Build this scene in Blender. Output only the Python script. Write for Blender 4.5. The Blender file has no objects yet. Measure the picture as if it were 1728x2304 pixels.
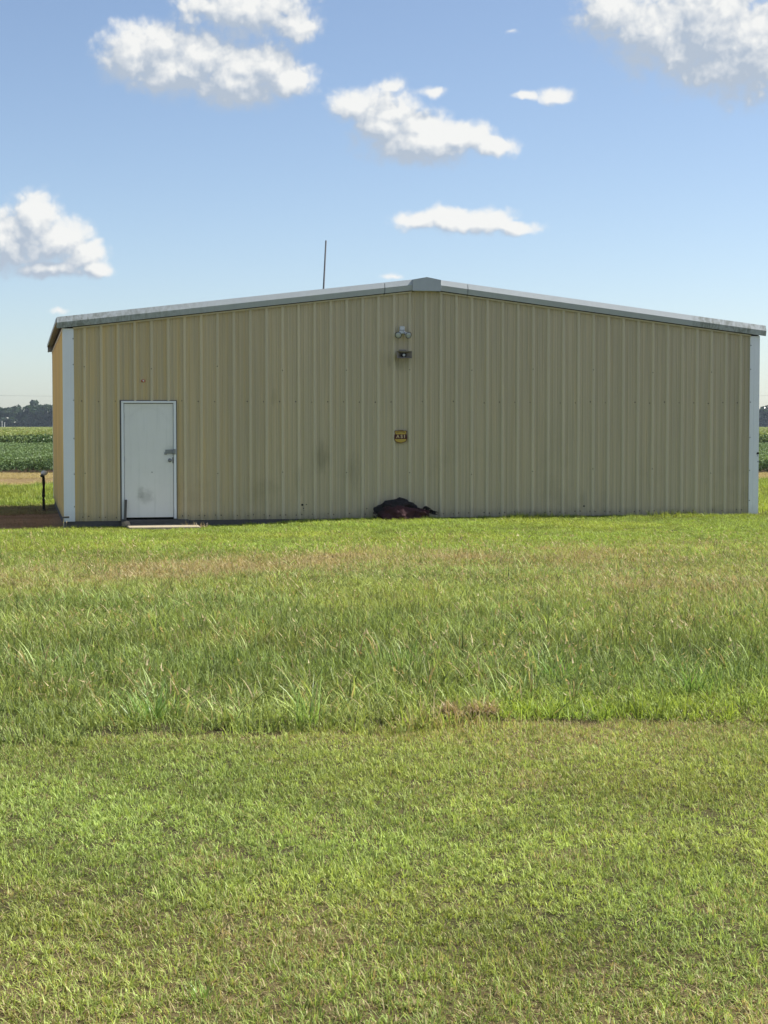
import bpy, bmesh, math, random
import numpy as np
from mathutils import Vector, Matrix, noise as mnoise

R = math.radians
scene = bpy.context.scene
COL = scene.collection

# ------------------------------------------------------------------ camera
F_PX, CXP, CYP, YH = 3930.0, 864.0, 1152.0, 956.0
ZC = 1.85
PITCH = math.atan((CYP - YH) / F_PX)
cam_d = bpy.data.cameras.new('camera')
cam_d.sensor_fit = 'HORIZONTAL'
cam_d.sensor_width = 36.0
cam_d.lens = 36.0 * F_PX / 1728.0
cam_d.clip_start = 0.1
cam_d.clip_end = 6000.0
cam = bpy.data.objects.new('camera', cam_d)
cam.location = (0, 0, ZC)
cam.rotation_euler = (math.pi / 2 - PITCH, 0, 0)
COL.objects.link(cam)
scene.camera = cam

# building frame: front left corner and turn of the front wall
BX, BY, BTH = -5.828, 31.99, R(11.75)

# ------------------------------------------------------------------ sun, sky, exposure
SUN_EL = R(49.0)
SUN_AZ = BTH + R(5.0)            # measured from +X towards +Y: almost in the plane of the front wall
sv = Vector((math.cos(SUN_EL) * math.cos(SUN_AZ), math.cos(SUN_EL) * math.sin(SUN_AZ), math.sin(SUN_EL)))
sun_d = bpy.data.lights.new('sun', 'SUN')
sun_d.energy = 4.2
sun_d.angle = R(0.53)
sun_d.color = (1.0, 0.955, 0.87)
sun = bpy.data.objects.new('sun', sun_d)
sun.rotation_euler = sv.to_track_quat('Z', 'Y').to_euler()
sun.location = (30, 20, 40)
COL.objects.link(sun)

scene.view_settings.view_transform = 'Standard'
scene.view_settings.look = 'None'
scene.view_settings.exposure = 1.32
scene.view_settings.gamma = 1.0
scene.view_settings.use_curve_mapping = False
scene.render.engine = 'CYCLES'
cy = scene.cycles
cy.max_bounces = 5
cy.diffuse_bounces = 2
cy.glossy_bounces = 2
cy.transmission_bounces = 2
cy.transparent_max_bounces = 6
cy.volume_bounces = 0
cy.caustics_reflective = False
cy.caustics_refractive = False
cy.use_denoising = True
cy.denoiser = 'OPENIMAGEDENOISE'

def ray(u, v):
    a = (u - CXP) / F_PX
    b = (CYP - v) / F_PX
    return Vector((a, math.cos(PITCH) + b * math.sin(PITCH), -math.sin(PITCH) + b * math.cos(PITCH))).normalized()

# ---- node helpers
class NT:
    def __init__(s, tree):
        s.t = tree
    def n(s, typ, **kw):
        nd = s.t.nodes.new(typ)
        for k, v in kw.items():
            setattr(nd, k, v)
        return nd
    def put(s, sock, v):
        if v is None:
            return
        if hasattr(v, 'is_output'):
            s.t.links.new(v, sock)
        else:
            sock.default_value = v
    def m(s, op, a, b=None, c=None, clamp=False):
        nd = s.n('ShaderNodeMath', operation=op, use_clamp=clamp)
        s.put(nd.inputs[0], a); s.put(nd.inputs[1], b); s.put(nd.inputs[2], c)
        return nd.outputs[0]
    def v(s, op, a, b=None):
        nd = s.n('ShaderNodeVectorMath', operation=op)
        s.put(nd.inputs[0], a)
        if b is not None:
            if op == 'SCALE':
                s.put(nd.inputs['Scale'], b)
            else:
                s.put(nd.inputs[1], b)
        return nd.outputs[0]
    def noise(s, vec, scale, detail=4.0, rough=0.55, dist=0.0, dims='3D'):
        nd = s.n('ShaderNodeTexNoise', noise_dimensions=dims)
        s.put(nd.inputs['Vector'], vec)
        nd.inputs['Scale'].default_value = scale
        nd.inputs['Detail'].default_value = detail
        nd.inputs['Roughness'].default_value = rough
        nd.inputs['Distortion'].default_value = dist
        return nd.outputs['Fac']
    def ss(s, x, lo, hi, a=0.0, b=1.0):
        nd = s.n('ShaderNodeMapRange', interpolation_type='SMOOTHSTEP')
        s.put(nd.inputs['Value'], x)
        nd.inputs['From Min'].default_value = lo
        nd.inputs['From Max'].default_value = hi
        nd.inputs['To Min'].default_value = a
        nd.inputs['To Max'].default_value = b
        return nd.outputs[0]
    def mix(s, f, a, b, blend='MIX'):
        nd = s.n('ShaderNodeMix', data_type='RGBA', blend_type=blend)
        s.put(nd.inputs[0], f); s.put(nd.inputs[6], a); s.put(nd.inputs[7], b)
        return nd.outputs[2]
    def xyz(s, x, y, z=0.0):
        nd = s.n('ShaderNodeCombineXYZ')
        s.put(nd.inputs[0], x); s.put(nd.inputs[1], y); s.put(nd.inputs[2], z)
        return nd.outputs[0]
    def sep(s, v):
        nd = s.n('ShaderNodeSeparateXYZ')
        s.put(nd.inputs[0], v)
        return nd.outputs

def c4(c):
    return (c[0], c[1], c[2], 1.0)

# ------------------------------------------------------------------ world
world = bpy.data.worlds.new('World')
scene.world = world
world.use_nodes = True
wt = world.node_tree
wt.nodes.clear()
W = NT(wt)

# lobes of every cloud: image position and half-size as seen from here, turned into sky directions
CLOUDS = [
 # large cloud upper left with the thin one behind it
 [(300, 118, 92, 72, 1.0), (372, 105, 95, 66, 1), (455, 128, 115, 78, 1.05), (545, 155, 110, 72, 1.05), (612, 150, 72, 70, 1.05),
  (635, 182, 82, 46, 1.1), (530, 188, 125, 54, 1.2), (400, 160, 130, 60, 1.2), (300, 145, 90, 50, 1.05)],
 [(560, 22, 165, 84, 1.0), (655, 58, 95, 48, .9), (470, 20, 110, 60, .8)],
 # centre cloud
 [(800, 240, 64, 48, 1.0), (868, 258, 90, 64, 1.05), (945, 290, 92, 52, 1.05), (1030, 312, 90, 44, 1.05), (1105, 328, 66, 28, 1), (950, 322, 135, 50, 1.2), (860, 288, 80, 44, 1.1),
  (880, 197, 52, 22, .75), (975, 205, 40, 20, .75)],
 # big cloud upper right
 [(1370, 30, 105, 84, .95), (1490, 75, 135, 105, 1.1), (1600, 60, 135, 125, 1.15), (1700, 110, 140, 120, 1.15), (1620, 160, 150, 60, 1.05), (1530, 130, 120, 60, .95), (1830, 70, 150, 130, 1.1)],
 # left cloud low
 [(75, 492, 72, 66, 1.05), (135, 545, 85, 62, 1.05), (25, 545, 100, 72, 1.15), (190, 575, 56, 48, 1), (215, 605, 48, 28, .9), (110, 604, 140, 26, .95), (-60, 560, 110, 70, 1.1)],
 # flat cloud over the ridge
 [(945, 495, 74, 27, 1), (1010, 494, 82, 34, 1.05), (1085, 500, 90, 32, 1.05), (1150, 512, 80, 20, .95)],
 # wisps
 [(1190, 216, 44, 14, .85), (1250, 214, 46, 22, 1)],
 [(1150, 70, 40, 16, .30)],
 [(885, 622, 50, 18, .45)],
 [(135, 700, 44, 16, .45)],
]
g = bpy.data.node_groups.new('cloud_density', 'ShaderNodeTree')
g.interface.new_socket('P', in_out='INPUT', socket_type='NodeSocketVector')
g.interface.new_socket('D', in_out='OUTPUT', socket_type='NodeSocketFloat')
G = NT(g)
gi = G.n('NodeGroupInput'); go = G.n('NodeGroupOutput')
P = gi.outputs[0]
warp = G.n('ShaderNodeTexNoise', noise_dimensions='2D'); G.put(warp.inputs['Vector'], P)
warp.inputs['Scale'].default_value = 1 / 64.; warp.inputs['Detail'].default_value = 3.5
wv = G.v('SUBTRACT', warp.outputs['Color'], (.5, .5, .5))
pw = G.v('ADD', P, G.v('SCALE', wv, 24.0))
acc = None
for (u, v, rx, ry, wgt) in [p for c_ in CLOUDS for p in c_]:
    d = ray(u, v)
    az = math.atan2(d.x, d.y) * F_PX; el = math.asin(d.z) * F_PX
    q = G.v('MULTIPLY', G.v('SUBTRACT', pw, (az, el, 0)), (1.0 / rx, 1.0 / ry, 0))
    nd = G.n('ShaderNodeVectorMath', operation='LENGTH'); G.put(nd.inputs[0], q)
    f = G.m('MULTIPLY_ADD', nd.outputs['Value'], -1.0, wgt + .20)
    acc = f if acc is None else G.m('SMOOTH_MAX', acc, f, 0.10)
fb = G.noise(P, 1 / 52., 6.0, 0.54, dims='2D')
vor = G.n('ShaderNodeTexVoronoi', feature='F1', voronoi_dimensions='2D')
G.put(vor.inputs['Vector'], G.v('ADD', P, G.v('SCALE', wv, 46.0))); vor.inputs['Scale'].default_value = 1 / 27.
vor.inputs['Detail'].default_value = 1.0
bil = G.m('SUBTRACT', 0.45, vor.outputs['Distance'])
dd = G.m('ADD', acc, G.m('MULTIPLY', G.m('SUBTRACT', fb, 0.5), 0.80))
dd = G.m('ADD', dd, G.m('MULTIPLY', bil, 0.22))
G.put(go.inputs[0], dd)

tc = W.n('ShaderNodeTexCoord')
dx, dy, dz = W.sep(tc.outputs['Generated'])
azn = W.m('MULTIPLY', W.m('ARCTAN2', dx, dy), F_PX)
eln = W.m('MULTIPLY', W.m('ARCSINE', dz), F_PX)
PV = W.xyz(azn, eln, 0.0)
sky = W.n('ShaderNodeTexSky', sky_type='NISHITA')
sky.sun_disc = False
sky.sun_elevation = SUN_EL
sky.sun_rotation = math.pi / 2 - SUN_AZ
sky.altitude = 60
sky.air_density = 0.74
sky.dust_density = 0.75
sky.ozone_density = 0.7
SKY_S = 0.060
EXPK = 1.0 / (2 ** scene.view_settings.exposure * SKY_S)
def dens(off):
    nd = W.n('ShaderNodeGroup'); nd.node_tree = g
    W.put(nd.inputs[0], W.v('ADD', PV, off) if off else PV)
    return nd.outputs[0]
d0 = dens(None); d1 = dens((8.0, 13.0, 0)); d2 = dens((28.0, 52.0, 0))
big = W.m('SUBTRACT', d0, d2)
lit = W.m('ADD', W.m('MULTIPLY', W.m('SUBTRACT', d0, d1), 0.80), W.m('MULTIPLY', big, 0.95))
lit = W.m('ADD', lit, 0.22, clamp=True)
soft = W.ss(big, -0.35, 0.4, 0.85, 0.60)          # crisp sunlit tops, soft bases
alpha = W.m('DIVIDE', d0, soft, clamp=True)
alpha = W.m('MULTIPLY', W.ss(alpha, 0.0, 1.0), W.ss(d0, 0.0, 0.7, 0.45, 1.0))
ccol = W.mix(lit, c4([c * EXPK for c in (.465, .54, .64)]), c4([c * EXPK for c in (.93, .93, .91)]))
fin = W.mix(W.m('MULTIPLY', alpha, 0.97), sky.outputs['Color'], ccol)
bg = W.n('ShaderNodeBackground'); W.put(bg.inputs['Color'], fin); bg.inputs['Strength'].default_value = SKY_S
# other fair-weather clouds all round, beyond the stretch of sky modelled lobe by lobe
ge = W.m('MULTIPLY_ADD', W.noise(PV, 1 / 620., 4.0, 0.55, dims='2D'), 3.6, -1.98)
ga = W.m('MULTIPLY', W.ss(ge, -0.04, 0.5), W.m('MULTIPLY', W.ss(eln, 150.0, 400.0), .95))
gl_ = W.ss(ge, 0.9, 0.0, 0.45, 0.9)
gcol = W.mix(gl_, c4([c * EXPK for c in (.46, .53, .62)]), c4([c * EXPK for c in (.90, .90, .88)]))
bg2 = W.n('ShaderNodeBackground'); W.put(bg2.inputs['Color'], W.mix(ga, sky.outputs['Color'], gcol)); bg2.inputs['Strength'].default_value = SKY_S
inwin = W.m('MULTIPLY', W.m('LESS_THAN', W.m('ABSOLUTE', azn), 1250.0), W.m('MULTIPLY', W.m('GREATER_THAN', eln, 0.0), W.m('LESS_THAN', eln, 1200.0)))
ms = W.n('ShaderNodeMixShader'); W.put(ms.inputs[0], inwin)
wt.links.new(bg2.outputs[0], ms.inputs[1]); wt.links.new(bg.outputs[0], ms.inputs[2])
sh = ms.outputs[0]
wo = W.n('ShaderNodeOutputWorld')
wt.links.new(sh, wo.inputs['Surface'])
world.cycles.sampling_method = 'MANUAL'
world.cycles.sample_map_resolution = 512

# ------------------------------------------------------------------ object helpers
rng = np.random.default_rng(7)
random.seed(7)

def tag(o, label, cat, group=None):
    o['label'] = label; o['category'] = cat
    if group: o['group'] = group
    return o

def empty(name, loc=(0, 0, 0), rz=0.0, parent=None):
    o = bpy.data.objects.new(name, None)
    o.empty_display_size = 0.2
    o.location = loc; o.rotation_euler = (0, 0, rz)
    COL.objects.link(o)
    if parent: o.parent = parent
    return o

def link(name, me, mat=None, parent=None, loc=None, rot=None):
    o = bpy.data.objects.new(name, me)
    if mat is not None and len(me.materials) == 0:
        me.materials.append(mat)
    COL.objects.link(o)
    if parent is not None: o.parent = parent
    if loc is not None: o.location = loc
    if rot is not None: o.rotation_euler = rot
    return o

def pymesh(name, verts, faces, smooth=False):
    me = bpy.data.meshes.new(name)
    me.from_pydata([tuple(v) for v in verts], [], [tuple(f) for f in faces])
    me.update()
    if smooth:
        me.polygons.foreach_set('use_smooth', [True] * len(me.polygons))
    return me

def bmesh_obj(name, bm, mat, parent=None, smooth=False, loc=None, rot=None):
    bmesh.ops.recalc_face_normals(bm, faces=bm.faces)
    me = bpy.data.meshes.new(name)
    bm.to_mesh(me); bm.free()
    if smooth:
        me.polygons.foreach_set('use_smooth', [True] * len(me.polygons))
    return link(name, me, mat, parent, loc, rot)

def add_box(bm, x0, x1, y0, y1, z0, z1, bev=0.0):
    vs = [bm.verts.new(p) for p in ((x0, y0, z0), (x1, y0, z0), (x1, y1, z0), (x0, y1, z0), (x0, y0, z1), (x1, y0, z1), (x1, y1, z1), (x0, y1, z1))]
    fs = [bm.faces.new([vs[i] for i in f]) for f in ((0, 3, 2, 1), (4, 5, 6, 7), (0, 1, 5, 4), (1, 2, 6, 5), (2, 3, 7, 6), (3, 0, 4, 7))]
    if bev > 0:
        es = list({e for f in fs for e in f.edges})
        bmesh.ops.bevel(bm, geom=es, offset=bev, segments=1, affect='EDGES')

def box_obj(name, b, mat, parent=None, bev=0.0, loc=None, rot=None):
    bm = bmesh.new(); add_box(bm, *b, bev=bev)
    return bmesh_obj(name, bm, mat, parent, loc=loc, rot=rot)

def add_lathe(bm, prof, seg=20, M=None):
    rings = []
    for (r, z) in prof:
        ring = []
        for i in range(seg):
            a = 2 * math.pi * i / seg
            p = Vector((r * math.cos(a), r * math.sin(a), z))
            ring.append(bm.verts.new(M @ p if M else p))
        rings.append(ring)
    for a, b in zip(rings[:-1], rings[1:]):
        for i in range(seg):
            j = (i + 1) % seg
            bm.faces.new((a[i], a[j], b[j], b[i]))
    bm.faces.new(rings[0][::-1]); bm.faces.new(rings[-1])

def add_tube(bm, pts, r, seg=8):
    pts = [Vector(p) for p in pts]
    rad = r if isinstance(r, (list, tuple)) else [r] * len(pts)
    rings = []
    for i, p in enumerate(pts):
        t = (pts[min(i + 1, len(pts) - 1)] - pts[max(i - 1, 0)]).normalized()
        q = t.to_track_quat('Z', 'Y')
        rings.append([bm.verts.new(p + q @ Vector((rad[i] * math.cos(2 * math.pi * k / seg), rad[i] * math.sin(2 * math.pi * k / seg), 0))) for k in range(seg)])
    for a, b in zip(rings[:-1], rings[1:]):
        for k in range(seg):
            j = (k + 1) % seg
            bm.faces.new((a[k], a[j], b[j], b[k]))
    bm.faces.new(rings[0][::-1]); bm.faces.new(rings[-1])

# ------------------------------------------------------------------ materials
def mat_new(name):
    m = bpy.data.materials.new(name)
    m.use_nodes = True
    m.node_tree.nodes.clear()
    T = NT(m.node_tree)
    out = T.n('ShaderNodeOutputMaterial')
    return m, T, out

def mat_plain(name, col, rough=0.7, metal=0.0, var=0.12, scale=6.0, bump=0.0, spec=0.4, dirt=None):
    m, T, out = mat_new(name)
    b = T.n('ShaderNodeBsdfPrincipled')
    geo = T.n('ShaderNodeNewGeometry')
    n1 = T.noise(geo.outputs['Position'], scale, 5.0, 0.6)
    colr = T.mix(n1, c4([c * (1 - var) for c in col]), c4([min(1, c * (1 + var)) for c in col]))
    if dirt:
        n2 = T.ss(T.noise(geo.outputs['Position'], scale * 0.6, 6.0, 0.65), 0.5, 0.72)
        colr = T.mix(T.m('MULTIPLY', n2, dirt[3]), colr, c4(dirt[:3]))
    T.put(b.inputs['Base Color'], colr)
    b.inputs['Roughness'].default_value = rough
    b.inputs['Metallic'].default_value = metal
    b.inputs['Specular IOR Level'].default_value = spec
    if bump:
        bp = T.n('ShaderNodeBump'); bp.inputs['Strength'].default_value = bump; bp.inputs['Distance'].default_value = 0.01
        T.put(bp.inputs['Height'], T.noise(geo.outputs['Position'], scale * 4, 6.0, 0.65))
        T.put(b.inputs['Normal'], bp.outputs[0])
    m.node_tree.links.new(b.outputs[0], out.inputs[0])
    return m

building = empty('metal_building', (BX, BY, 0), BTH)
tag(building, 'tan ribbed metal building with low gable roof and white corner trim', 'building')

def mat_wall(name, side=False):
    m, T, out = mat_new(name)
    b = T.n('ShaderNodeBsdfPrincipled')
    t = T.n('ShaderNodeTexCoord'); t.object = building
    P = t.outputs['Object']
    x, y, z = T.sep(P)
    base = c4((0.57, 0.478, 0.315))
    # fine vertical streaks of washed-down dust
    st = T.noise(T.v('MULTIPLY', P, (26.0, 26.0, 0.35)), 1.0, 4.0, 0.62)
    st2 = T.noise(T.v('MULTIPLY', P, (9.0, 9.0, 0.3)), 1.0, 3.0, 0.55)
    col = T.mix(T.ss(st, 0.35, 0.7), T.mix(0.75, base, c4((0.44, 0.385, 0.262))), base)
    # ochre tint, heavy on the side wall and the panels next to it
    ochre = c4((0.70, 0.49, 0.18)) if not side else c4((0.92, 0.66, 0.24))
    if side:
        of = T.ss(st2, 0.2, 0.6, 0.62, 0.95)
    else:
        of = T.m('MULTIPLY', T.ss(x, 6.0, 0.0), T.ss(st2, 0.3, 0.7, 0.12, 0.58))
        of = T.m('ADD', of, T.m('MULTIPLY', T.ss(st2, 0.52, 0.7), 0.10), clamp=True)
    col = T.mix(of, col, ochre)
    # mildew smudges, in places, and a dark patch by the horn siren
    bl = T.noise(P, 0.9, 5.0, 0.62)
    lowz = T.ss(z, 2.4, 0.6)
    smudge = T.m('MULTIPLY', T.ss(bl, 0.52, 0.72), T.m('MULTIPLY', lowz, 0.18))
    def spot(cx, cz, rx, rz, k):
        q = T.v('MULTIPLY', T.v('SUBTRACT', P, (cx, 0, cz)), (1 / rx, 0, 1 / rz))
        nd = T.n('ShaderNodeVectorMath', operation='LENGTH'); T.put(nd.inputs[0], q)
        w = T.m('ADD', nd.outputs['Value'], T.m('MULTIPLY', T.m('SUBTRACT', T.noise(T.v('MULTIPLY', P, (14.0, 14.0, 2.2)), 1.0, 5.0, .65), .5), 2.0))
        return T.m('MULTIPLY', T.ss(w, 1.1, 0.1), k * .62)
    if not side:
        for a in ((4.75, 1.25, .22, .34, .55), (5.35, 1.0, .2, .42, .32), (4.3, 0.8, .12, .35, .35), (6.3, 3.05, .28, .2, .5), (3.85, 2.35, .1, .2, .3), (9.9, .4, .1, .2, .35)):
            smudge = T.m('ADD', smudge, spot(*a), clamp=True)
    col = T.mix(smudge, col, c4((0.115, 0.105, 0.055)))
    if not side:
        # chalked, paler paint on the rib tops
        col = T.mix(T.ss(y, -0.016, -0.028, 0.0, 0.30), col, c4((0.72, 0.66, 0.48)))
    # splash line at the bottom
    sp = T.m('MULTIPLY', T.ss(T.m('ADD', z, T.m('MULTIPLY', T.noise(P, 7.0, 4.0), .28)), .42, .18), 0.42)
    col = T.mix(sp, col, c4((0.17, 0.155, 0.125)))
    oi = T.n('ShaderNodeObjectInfo')
    col = T.v('SCALE', col, T.m('MULTIPLY_ADD', oi.outputs['Random'], .10, .97))
    T.put(b.inputs['Base Color'], col)
    b.inputs['Roughness'].default_value = 0.55
    b.inputs['Specular IOR Level'].default_value = 0.3
    # slight oil-canning of the sheets
    bp = T.n('ShaderNodeBump'); bp.inputs['Strength'].default_value = 0.25; bp.inputs['Distance'].default_value = 0.02
    T.put(bp.inputs['Height'], T.noise(T.v('MULTIPLY', P, (3.2, 3.2, 0.8)), 1.0, 2.0, 0.5))
    T.put(b.inputs['Normal'], bp.outputs[0])
    m.node_tree.links.new(b.outputs[0], out.inputs[0])
    return m

def mat_trim(name, col, mildew=False, blue=0.0):
    m, T, out = mat_new(name)
    b = T.n('ShaderNodeBsdfPrincipled')
    t = T.n('ShaderNodeTexCoord'); t.object = building
    P = t.outputs['Object']
    x, y, z = T.sep(P)
    c = T.mix(T.noise(P, 2.5, 5.0, .6), c4([k * .92 for k in col]), c4([min(1, k * 1.05) for k in col]))
    if mildew:
        ends = T.m('MAXIMUM', T.ss(x, 3.4, 0.0), T.ss(x, 12.0, 12.3))
        nn = T.ss(T.noise(T.v('MULTIPLY', P, (9.0, 9.0, 5.0)), 1.0, 6.0, 0.68), 0.42, 0.66)
        drip = T.ss(T.noise(T.v('MULTIPLY', P, (16.0, 16.0, 2.0)), 1.0, 4.0, 0.6), 0.42, 0.7)
        mk = T.m('MULTIPLY', T.m('MAXIMUM', nn, drip), T.m('MULTIPLY_ADD', ends, 0.62, 0.06))
        c = T.mix(mk, c, c4((0.115, 0.125, 0.085)))
    else:
        sp = T.m('MULTIPLY', T.ss(T.m('ADD', z, T.m('MULTIPLY', T.noise(P, 7.0, 4.0), .3)), .5, .15), 0.3)
        c = T.mix(sp, c, c4((0.3, 0.29, 0.26)))
    T.put(b.inputs['Base Color'], c)
    b.inputs['Roughness'].default_value = 0.42
    b.inputs['Specular IOR Level'].default_value = 0.45
    m.node_tree.links.new(b.outputs[0], out.inputs[0])
    return m

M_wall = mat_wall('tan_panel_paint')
M_side = mat_wall('ochre_panel', side=True)
M_trim = mat_trim('white_trim', (0.86, 0.875, 0.885))
M_rake = mat_trim('grey_white_rake', (0.44, 0.475, 0.495), mildew=True)
M_roof = mat_plain('galvanised_roof', (0.34, 0.34, 0.33), 0.4, 0.3, .12, 3.0)
M_conc = mat_plain('dark_concrete', (0.11, 0.10, 0.092), 0.9, 0, .3, 5.0, 0.5, .2)
M_step = mat_plain('pale_concrete', (0.33, 0.28, 0.20), 0.9, 0, .2, 9.0, 0.5, .2, (0.2, .17, .12, .5))
M_black = mat_plain('black_gap', (0.012, 0.012, 0.012), 0.9)
M_screw = mat_plain('rusty_screw', (0.06, 0.05, 0.04), 0.7)
M_steel = mat_plain('dull_steel', (0.27, 0.28, 0.28), 0.42, 0.6, .15, 30.0)
M_alu = mat_plain('white_lamp_housing', (0.62, 0.63, 0.63), 0.35, 0.1, .1, 20.0)
M_rubber = mat_plain('black_gasket', (0.02, 0.02, 0.022), 0.6)
M_beige = mat_plain('grey_beige_plastic', (0.26, 0.225, 0.19), 0.6, 0, .15, 12.0, 0, .3, (.1, .09, .07, .5))
M_dkpl = mat_plain('dark_horn_throat', (0.03, 0.027, 0.025), 0.7)
M_gold = mat_plain('sign_gold', (0.50, 0.34, 0.055), 0.5, 0, .1, 20)
M_maroon = mat_plain('sign_maroon', (0.075, 0.012, 0.008), 0.45, 0, .1, 20)
M_signtxt = mat_plain('sign_letter', (0.62, 0.47, 0.25), 0.5)
M_red = mat_plain('red_lens', (0.5, 0.045, 0.02), 0.25, 0, .1, 20)
M_wood = mat_plain('old_board', (0.10, 0.095, 0.085), 0.85, 0, .3, 18, .4)
M_stake = mat_plain('pale_stake', (0.4, 0.35, 0.27), 0.85, 0, .3, 18, .4)
M_white = mat_plain('white_cloth', (0.75, 0.74, 0.72), 0.8, 0, .1, 15)

def mat_door():
    m, T, out = mat_new('door_white_paint')
    b = T.n('ShaderNodeBsdfPrincipled')
    t = T.n('ShaderNodeTexCoord'); t.object = building
    P = t.outputs['Object']
    n1 = T.noise(P, 3.0, 6.0, .62)
    st = T.noise(T.v('MULTIPLY', P, (14.0, 1.0, 0.9)), 1.0, 4.0, .6)
    c = T.mix(n1, c4((0.80, 0.785, 0.735)), c4((0.89, 0.88, 0.84)))
    c = T.mix(T.m('MULTIPLY', T.ss(st, .5, .75), .25), c, c4((.55, .56, .50)))
    def ell(cx, cz, rx, rz):
        q = T.v('MULTIPLY', T.v('SUBTRACT', P, (cx, 0, cz)), (1 / rx, 0, 1 / rz))
        nd = T.n('ShaderNodeVectorMath', operation='LENGTH'); T.put(nd.inputs[0], q)
        return nd.outputs['Value']
    wob = T.m('MULTIPLY', T.m('SUBTRACT', T.noise(P, 7.0, 6.0, .7), .5), 1.7)
    s1 = T.m('MULTIPLY', T.ss(T.m('ADD', ell(1.46, .52, .20, .17), wob), 1.0, .15), .32)
    s2 = T.m('MULTIPLY', T.ss(T.m('ADD', ell(1.36, .62, .09, .15), wob), 1.0, .2), .3)
    # worn arc near the head of the door
    e = ell(1.5, 1.75, .40, .42)
    arc = T.m('MULTIPLY', T.ss(T.m('ABSOLUTE', T.m('SUBTRACT', e, 1.0)), .14, .0), T.m('MULTIPLY', T.ss(T.m('ADD', T.sep(P)[2], wob), 1.8, 2.1), .05))
    s3 = T.m('MULTIPLY', T.ss(T.m('ADD', ell(1.92, 1.36, .2, .12), wob), 1.0, .1), .3)
    k = T.m('ADD', T.m('ADD', s1, s2), T.m('ADD', arc, s3), clamp=True)
    c = T.mix(k, c, c4((.20, .205, .165)))
    T.put(b.inputs['Base Color'], c)
    b.inputs['Roughness'].default_value = .5
    m.node_tree.links.new(b.outputs[0], out.inputs[0])
    return m
M_door = mat_door()

# ------------------------------------------------------------------ terrain
WL, WD = 13.508, 10.6            # front width, depth
ZB, ZE, ZP = 0.081, 3.60, 4.405  # wall foot, wall top at the corners and at the peak
ct, sn = math.cos(BTH), math.sin(BTH)

def to_local(x, y):
    dx_, dy_ = x - BX, y - BY
    return dx_ * ct + dy_ * sn, -dx_ * sn + dy_ * ct

def to_world(s, t, z=0.0):
    return Vector((BX + s * ct - t * sn, BY + s * sn + t * ct, z))

def sstep(a, b, x):
    t = np.clip((x - a) / (b - a), 0, 1)
    return t * t * (3 - 2 * t)

def vnoise(x, y, sc, seed=0):
    # smooth value noise, vectorised
    x = np.asarray(x, float) * sc + seed * 17.31; y = np.asarray(y, float) * sc + seed * 9.77
    xi = np.floor(x).astype(np.int64); yi = np.floor(y).astype(np.int64)
    fx = x - xi; fy = y - yi
    fx = fx * fx * (3 - 2 * fx); fy = fy * fy * (3 - 2 * fy)
    def h(a, b):
        n = (a * 374761393 + b * 668265263 + seed * 1442695) & 0xffffffff
        n = ((n ^ (n >> 13)) * 1274126177) & 0xffffffff
        return ((n ^ (n >> 16)) & 0xffff) / 65535.0
    return (h(xi, yi) * (1 - fx) + h(xi + 1, yi) * fx) * (1 - fy) + (h(xi, yi + 1) * (1 - fx) + h(xi + 1, yi + 1) * fx) * fy

def fbm(x, y, sc, seed=0, oct=4):
    a, s_, t = 0.0, 1.0, 0.0
    for k in range(oct):
        a = a + s_ * vnoise(x, y, sc * 2 ** k, seed + k); t += s_; s_ *= 0.55
    return a / t

def mow_edge(x):
    return 10.58 + 0.17 * np.asarray(x, float) + 0.22 * (fbm(x, np.asarray(x) * 0 + 3.3, 0.9, 11, 3) - 0.5)

def ground_z(x, y):
    x = np.asarray(x, float); y = np.asarray(y, float)
    s, t = (x - BX) * ct + (y - BY) * sn, -(x - BX) * sn + (y - BY) * ct
    z = 0.06 * (fbm(x, y, 0.25, 3, 3) - 0.5) * sstep(60, 30, y)
    z = z + 0.03 * sstep(0.25, -0.05, np.abs(y - mow_edge(x) - 0.25))
    nearw = np.exp(-np.maximum(-t, 0) / 2.2)
    zw = -0.045 + 0.115 * sstep(2.6, 5.6, s)
    z = z * (1 - 0.75 * nearw) + zw * nearw * sstep(-6, -1, s) + 0.0
    # worn dirt beside the left wall
    left = sstep(0.4, -0.3, s) * sstep(-0.6, 0.2, t)
    z = z - 0.07 * left * (0.6 + 0.8 * fbm(x, y, 1.7, 5, 3))
    z = np.where(y > 60, z * 0 , z)
    return z

xs = np.unique(np.concatenate([np.linspace(-12, 12, 121), np.linspace(-40, 40, 61), np.sign(np.linspace(-1, 1, 41)) * (np.abs(np.linspace(-1, 1, 41)) ** 2.6) * 900]))
ys = np.unique(np.concatenate([np.linspace(3.5, 46, 214), np.linspace(46, 130, 60), -80 + np.linspace(0, 1, 10) * 83, 130 + (np.linspace(0, 1, 30) ** 2.2) * 1050]))
GX, GY = np.meshgrid(xs, ys)
GZ = ground_z(GX, GY)
nx, ny = len(xs), len(ys)
gv = np.stack([GX.ravel(), GY.ravel(), GZ.ravel()], -1)
idx = np.arange(nx * ny).reshape(ny, nx)
gf = np.stack([idx[:-1, :-1], idx[:-1, 1:], idx[1:, 1:], idx[1:, :-1]], -1).reshape(-1, 4)
gme = pymesh('ground', gv, gf, smooth=True)

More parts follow.
